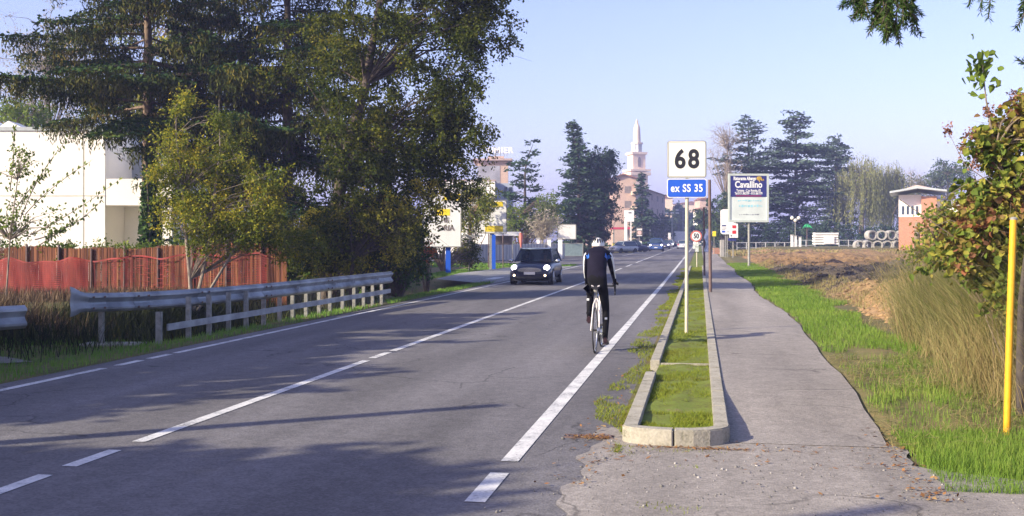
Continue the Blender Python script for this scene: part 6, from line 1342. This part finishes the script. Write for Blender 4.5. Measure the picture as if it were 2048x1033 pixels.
def car(name, label, cat, px, Z, lane_z, W, Lc, Hc, paint, roofm, lit=True, kind='hatch', rz=None, group=None, small=False, plate=True, belt=.62, rear=False):
    x = PX(px, Z); loc = (x, Z, g(Z*1.0)+.005 if lane_z is None else lane_z)
    r = empty(name, loc, label, cat, group, rz=(math.pi-A if not rear else -A) if rz is None else rz); OFF[r.name] = Vector((0, 0, 0))
    hw, hl = W/2, Lc/2; zb = Hc*belt; hood = zb*.93
    st = [(hl, hw*.78, .30, hood*.62), (hl-.03, hw*.88, .22, hood*.78), (hl-.18, hw*.955, .19, hood*.90), (hl-.50, hw*.99, .18, hood), (hl-.92, hw, .18, hood*1.04), (hl-1.15, hw, .18, zb*1.01), (0, hw, .18, zb*1.03), (-hl+.7, hw, .18, zb*1.05), (-hl+.25, hw*.97, .2, zb*1.03), (-hl+.07, hw*.93, .24, zb*.96), (-hl, hw*.82, .32, zb*.75)]
    b_ = MB().loft([sec(*q) for q in st]).build('body', paint, r, smooth=True)
    y0, y1, y2, y3 = hl-1.0, hl-1.5, -hl+.45, -hl+.18
    if kind == 'suv': y2, y3 = -hl+.22, -hl+.08
    zt = Hc-.045; wb, wt = hw*.90, hw*.70; zq = zb*1.0
    FBL, FBR, FTL, FTR = (-wb, y0, zq), (wb, y0, zq), (-wt, y1, zt), (wt, y1, zt); RBL, RBR, RTL, RTR = (-wb, y3, zq), (wb, y3, zq), (-wt, y2, zt), (wt, y2, zt)
    if small:
        MB().add([FBL, FBR, FTR, FTL, RBL, RBR, RTR, RTL], [(0, 1, 2, 3), (5, 4, 7, 6), (4, 0, 3, 7), (1, 5, 6, 2), (3, 2, 6, 7), (4, 5, 1, 0)]).build('cabin_glass', m_glass, r)
    else:
        def pane(a, b, c, d, nm): 
            n_ = (Vector(b)-Vector(a)).cross(Vector(d)-Vector(a)).normalized()*.004; q = [Vector(v) for v in (a, b, c, d)]
            MB().add([v+n_ for v in q]+[v-n_ for v in q], [(0, 1, 2, 3), (7, 6, 5, 4), (0, 4, 5, 1), (1, 5, 6, 2), (2, 6, 7, 3), (3, 7, 4, 0)]).build(nm, m_gl, r)
        pane(FBL, FBR, FTR, FTL, 'windscreen'); pane(RBR, RBL, RTL, RTR, 'rear_window'); pane(RBL, FBL, FTL, RTL, 'side_window'); pane(FBR, RBR, RTR, FTR, 'side_window')
        MB().box((0, -.55, zq*.99), (W*.78, 1.3, .05)).build('parcel_shelf', m_black, r)
        for sx in (-1, 1): MB().box((sx*.36, -.05, zq+.12), (.46, .16, .40)).box((sx*.36, -.05, zq+.40), (.24, .12, .16)).build('seat', m_black, r, bevel=.04)
        MB().tube([(.36+.0, .62, zq-.02), (.36, .60, zq+.02)], .17, 16).build('steering_wheel', m_black, r)
    for a, b in ((FBL, FTL), (FBR, FTR), (RBL, RTL), (RBR, RTR)): MB().tube([a, b], .032, 6).build('pillar', paint, r, smooth=True)
    ymid = (y1+y2)/2; rl = (y1-y2)/2+.10
    rf = MB(); rgs = []
    for u in (-1, -.92, -.5, 0, .5, .92, 1):
        q = 1 if abs(u) < .9 else (.96 if abs(u) < 1 else .86); rgs.append([(math.cos(a)*wt*1.09*q, ymid+rl*u, zt+.01+(.035*(1-u*u*.5) if math.sin(a) > 0 else .03)*math.sin(a)) for a in np.linspace(0, 2*math.pi, 16, endpoint=False)])
    rf.loft(rgs).build('roof', roofm, r, smooth=True)
    for sx in (-1, 1):
        for yw in (hl-.72, -hl+.68):
            w_ = MB().tube([(sx*(hw-.19), yw, .31), (sx*(hw+.005), yw, .31)], [.31, .31], 24).build('wheel', m_dark, r, smooth=False)
            if not small: MB().tube([(sx*(hw+.006), yw, .31), (sx*(hw+.018), yw, .31)], [.20, .19], 18).build('rim', m_chr, w_)
        m_ = MB().ball((sx*(hw+.10), y0-.12, zq+.03), (.10, .06, .075), 10, 7).build('mirror', m_chr if not small else paint, r, smooth=True)
        fy = hl if not rear else -hl
        hr_ = .115 if kind != 'suv' else .12
        hz = hood*.80
        cyl = (lambda rr, y_a, y_b, mt, nm, xx, zz_: MB().tube([(xx, y_a, zz_), (xx, y_b, zz_)], [rr, rr*.8], 18).build(nm, mt, r, smooth=True))
        if not rear: cyl(hr_, hl-.26, hl-.055, m_lit if lit else m_lens, 'headlight', sx*hw*.76, hz)
        else: MB().box((sx*hw*.82, -hl+.02, zb*.8), (.16, .08, .22)).build('tail_light', m_red, r)
        if not small and lit: cyl(.055, hl-.06, hl+.005, m_litf, 'fog_lamp', sx*hw*.72, .37)
    if not rear:
        if kind == 'hatch': 
            grp = [(math.cos(a)*hw*.56, hz-.09+(.115 if math.sin(a) > 0 else .075)*math.copysign(abs(math.sin(a))**.8, math.sin(a))) for a in np.linspace(0, 2*math.pi, 24, endpoint=False)]
            g1 = MB().prism(grp, hl-.08, hl+.012).build('grille', m_chr, r); MB().prism([(x_*.90, (z_-hz+.09)*.80+hz-.09) for x_, z_ in grp], hl+.013, hl+.02).build('grille_mesh', m_conc if not small else m_black, g1)
            for q in (-.03, .0, .03): MB().box((0, hl+.026, hz-.085+q), (hw*.95, .008, .010)).build('grille_bar', m_chr, g1)
        else: MB().box((0, hl-.01, hz-.02), (hw*1.05, .06, .17)).build('grille', m_chr, r)
        MB().box((0, hl-.01, .30), (hw*1.35, .05, .10)).build('lower_intake', m_black, r, bevel=.02)
    if plate: MB().box((0, (hl+.035) if not rear else (-hl-.01), .45 if kind == 'hatch' else .5), (.42, .012, .10)).build('licence_plate', m_whitebd, r)
    MB().box((0, 0, .2), (W*.9, Lc*.86, .10)).build('underbody', m_dark, r)
    return r
m_cnavy = M('dark navy paint', (.010, .012, .040), rough=.3, var=.1, coat=.3, spec=.4); m_croof = M('roof sky tint', (.30, .38, .50), rough=.3, var=.05, coat=.5)  # roof colour carries the pale blue sky reflection as paint
mini = car('small_car', 'small dark navy hatchback with pale roof and lit round headlights coming towards the viewer', 'car', 1074, 41.0, .004, 1.62, 3.65, 1.40, m_cnavy, m_croof)
for sx, mt, nm, lb, cl_ in ((-1, 0, 'person', 'passenger in orange top behind the small car windscreen', (.55, .22, .05)), (1, 0, 'person', 'driver in dark jacket at the wheel of the small car', (.05, .04, .06))):
    o = empty(nm, mini.location, lb, 'person', rz=mini.rotation_euler[2]); xx = sx*.36
    Jp = {'p': ((xx, .10, .50), (.15, .12)), 'c': ((xx, .12, .80), (.17, .11)), 'n': ((xx, .14, .98), .055), 'h0': ((xx, .16, 1.05), .07), 'h': ((xx, .16, 1.14), .085), 'sl': ((xx-.17, .13, .92), .06), 'el': ((xx-.19, .32, .78), .045), 'wl': ((xx-.10, .52, .88), .03), 'sr': ((xx+.17, .13, .92), .06), 'er': ((xx+.19, .32, .78), .045), 'wr': ((xx+.10, .52, .88), .03)}
    skin_mesh('body', [['p', 'c', 'n', 'h0', 'h'], ['c', 'sl', 'el', 'wl'], ['c', 'sr', 'er', 'wr']], Jp, [M('top', cl_, rough=.8), m_skin], o, matfn=lambda c, n: 1 if c.z > 1.0 else 0)
    MB().ball((xx, .13, 1.18), (.10, .11, .10), 10, 7).build('hair', m_barkd, o, smooth=True)
car('off_road_car', 'blue off road car with lit headlights leading the far queue of traffic', 'car', 1313, 143, None, 1.95, 4.5, 1.78, M('mid blue paint', (.04, .09, .28), rough=.35, coat=.4), M('mid blue roof', (.05, .11, .30), rough=.4), kind='suv', small=True)
m_cs = M('silver paint', (.45, .48, .52), rough=.35, coat=.4); m_cd = M('dark blue paint', (.02, .03, .09), rough=.35, coat=.4)
q = [(1329, 172, m_cd, 'first car behind the blue off road car, headlights lit'), (1339, 205, m_cs, 'silver car third in the far oncoming queue'), (1345, 240, m_cd, 'dark car fourth in the far oncoming queue'), (1351, 285, m_cs, 'last tiny silver car of the far oncoming queue')]
for px, Z, mt, lb in q: car('oncoming_car', lb, 'car', px, Z, None, 1.75, 4.2, 1.46, mt, mt, small=True, group='cars in the far oncoming queue')
car('leaving_car', 'silver car driving away just left of the 68 sign pole', 'car', 1366, 170, None, 1.75, 4.2, 1.46, m_cs, m_cs, small=True, rear=True)
car('parked_car', 'pale silver car parked by the yellow recycling bins', 'car', 1247, 134, H(PX(1247, 134), 134), 1.72, 3.9, 1.5, m_cs, m_cs, lit=False, small=True, rz=math.pi-.9, group='cars parked by the filling station')
car('parked_car', 'dark car parked beside the white cabinet under the dark sign', 'car', 1265, 136, H(PX(1265, 136), 136), 1.75, 4.2, 1.48, m_cd, m_cd, lit=False, small=True, rz=-1.3, group='cars parked by the filling station')
# white box lorry
Z = 230; x = PX(1359, Z); z0 = g(Z); r = empty('lorry', (x, Z, z0), 'white box lorry far down the road left of the 68 sign pole', 'lorry', rz=-A)
MB().box((0, 3, 2.1), (2.3, 5.5, 2.3)).build('cargo_box', m_whitebd, r, bevel=.04); MB().box((0, 6.6, 1.4), (2.1, 1.6, 1.9)).build('cab', m_whitebd, r, bevel=.1); MB().box((0, 3.4, .75), (1.0, 6, .25)).build('chassis', m_dark, r)
MB().box((0, .2, .7), (2.1, .1, .2)).build('bumper', m_galv, r)
for sx in (-1, 1):
    MB().box((sx*.85, .22, .95), (.25, .06, .2)).build('tail_light', m_red, r)
    for yy in (1.3, 5.9): MB().tube([(sx*.85, yy, .45), (sx*1.1, yy, .45)], .45, 18).build('wheel', m_dark, r)
# overhanging spruce at top right, trunk outside the frame
R = np.random.default_rng(77); rng = R
r = empty('spruce_tree', (6.6, 1.8, 0), 'near spruce outside the right edge whose branch tips hang into the top right corner', 'tree'); bs = Vector((6.6, 1.8, 0))
tb = MB().tube([bs, bs+Vector((0, 0, 7))], [.22, .12], 10)
Cs, Ds = [], []
def shoot(p0, p1, nn=130, ln=.019):
    p0, p1 = np.array(p0, float), np.array(p1, float); u = R.random(nn); d = (p1-p0)/np.linalg.norm(p1-p0); q = unit(R.normal(size=(nn, 3))); q = unit(q-0.0*d+d*.9)
    Cs.append(p0+(p1-p0)*u[:, None]+q*ln*.45); Ds.append(q); tb.tube([p0, p1], [.004, .002], 4)
Zt = 4.3; S = F/Zt
def pp(px, py, dz=0): return Vector((PX(px, Zt+dz), Zt+dz, PZ(py, Zt+dz)))
m0 = pp(1800, -140); tb.tube([bs+Vector((0, 0, 4.6)), Vector((4.2, 3.2, 3.9)), pp(2060, -190), m0, pp(1700, -60)], [.06, .04, .022, .012, .004], 6)
for (a, b, c, d) in ((1745, -40, 1682, 14), (1738, -30, 1722, 36), (1765, -40, 1748, 20), (1770, -50, 1765, 62), (1778, -50, 1786, 62), (1785, -50, 1772, 71), (1800, -50, 1790, 70), (1808, -50, 1806, 46), (1815, -50, 1830, 68), (1825, -60, 1822, 30), (1795, -60, 1745, 50), (1760, -60, 1756, 52), (1955, -40, 1936, 12), (1968, -60, 1961, 24), (1985, -60, 1977, 38), (2060, -30, 2042, 18), (2075, -20, 2033, 56), (2095, 145, 2034, 120), (2085, -60, 2046, 30), (1728, -60, 1712, 20), (1815, -70, 1812, 55), (1775, -70, 1782, 48)):
    dz = R.uniform(-.25, .25); p0 = pp(a, b, dz); p1 = pp(c, d, dz); shoot(p0, p1, 190 if a < 1900 else 110, .030)
    if a < 1900:
        for k_ in range(3):
            u = R.uniform(.25, .8); s0 = p0.lerp(p1, u); s1 = s0+Vector((R.uniform(-.05, .05), R.uniform(-.04, .04), -R.uniform(.05, .11))); shoot(s0, s1, 55, .026)
for k_ in range(26):       # upper part of the tree, out of frame
    a = R.uniform(0, 6.28); h_ = R.uniform(3.4, 6.8); L_ = R.uniform(1.2, 2.6); s0 = bs+Vector((0, 0, h_)); s1 = s0+Vector((math.cos(a)*L_, math.sin(a)*L_, -.5*L_))
    if s1.x < 4.6 and s1.y > 0: continue
    shoot(s0, s1, 160, .07)
tb.build('trunk', m_barkd, r, smooth=True); C = np.concatenate(Cs); D = np.concatenate(Ds)
leaves('crown', C, D, rdir(len(C)), .030, .0045, m_spruce, r)
# ================= HAZE =================
me = MB().box((0, 600, 29), (3300, 2300, 66)).build('haze', [], None); me['kind'] = 'stuff'; me['label'] = 'thin blue autumn haze filling the air over the whole street'
hm = bpy.data.materials.new('haze air'); hm.use_nodes = True; hn_ = hm.node_tree; hn_.nodes.remove(hn_.nodes['Principled BSDF'])
pv = hn_.nodes.new('ShaderNodeVolumePrincipled'); pv.inputs['Color'].default_value = HAZE_COL; pv.inputs['Density'].default_value = HAZE_D; pv.inputs['Anisotropy'].default_value = 0.0
hn_.links.new(pv.outputs[0], hn_.nodes['Material Output'].inputs['Volume']); me.data.materials.append(hm)
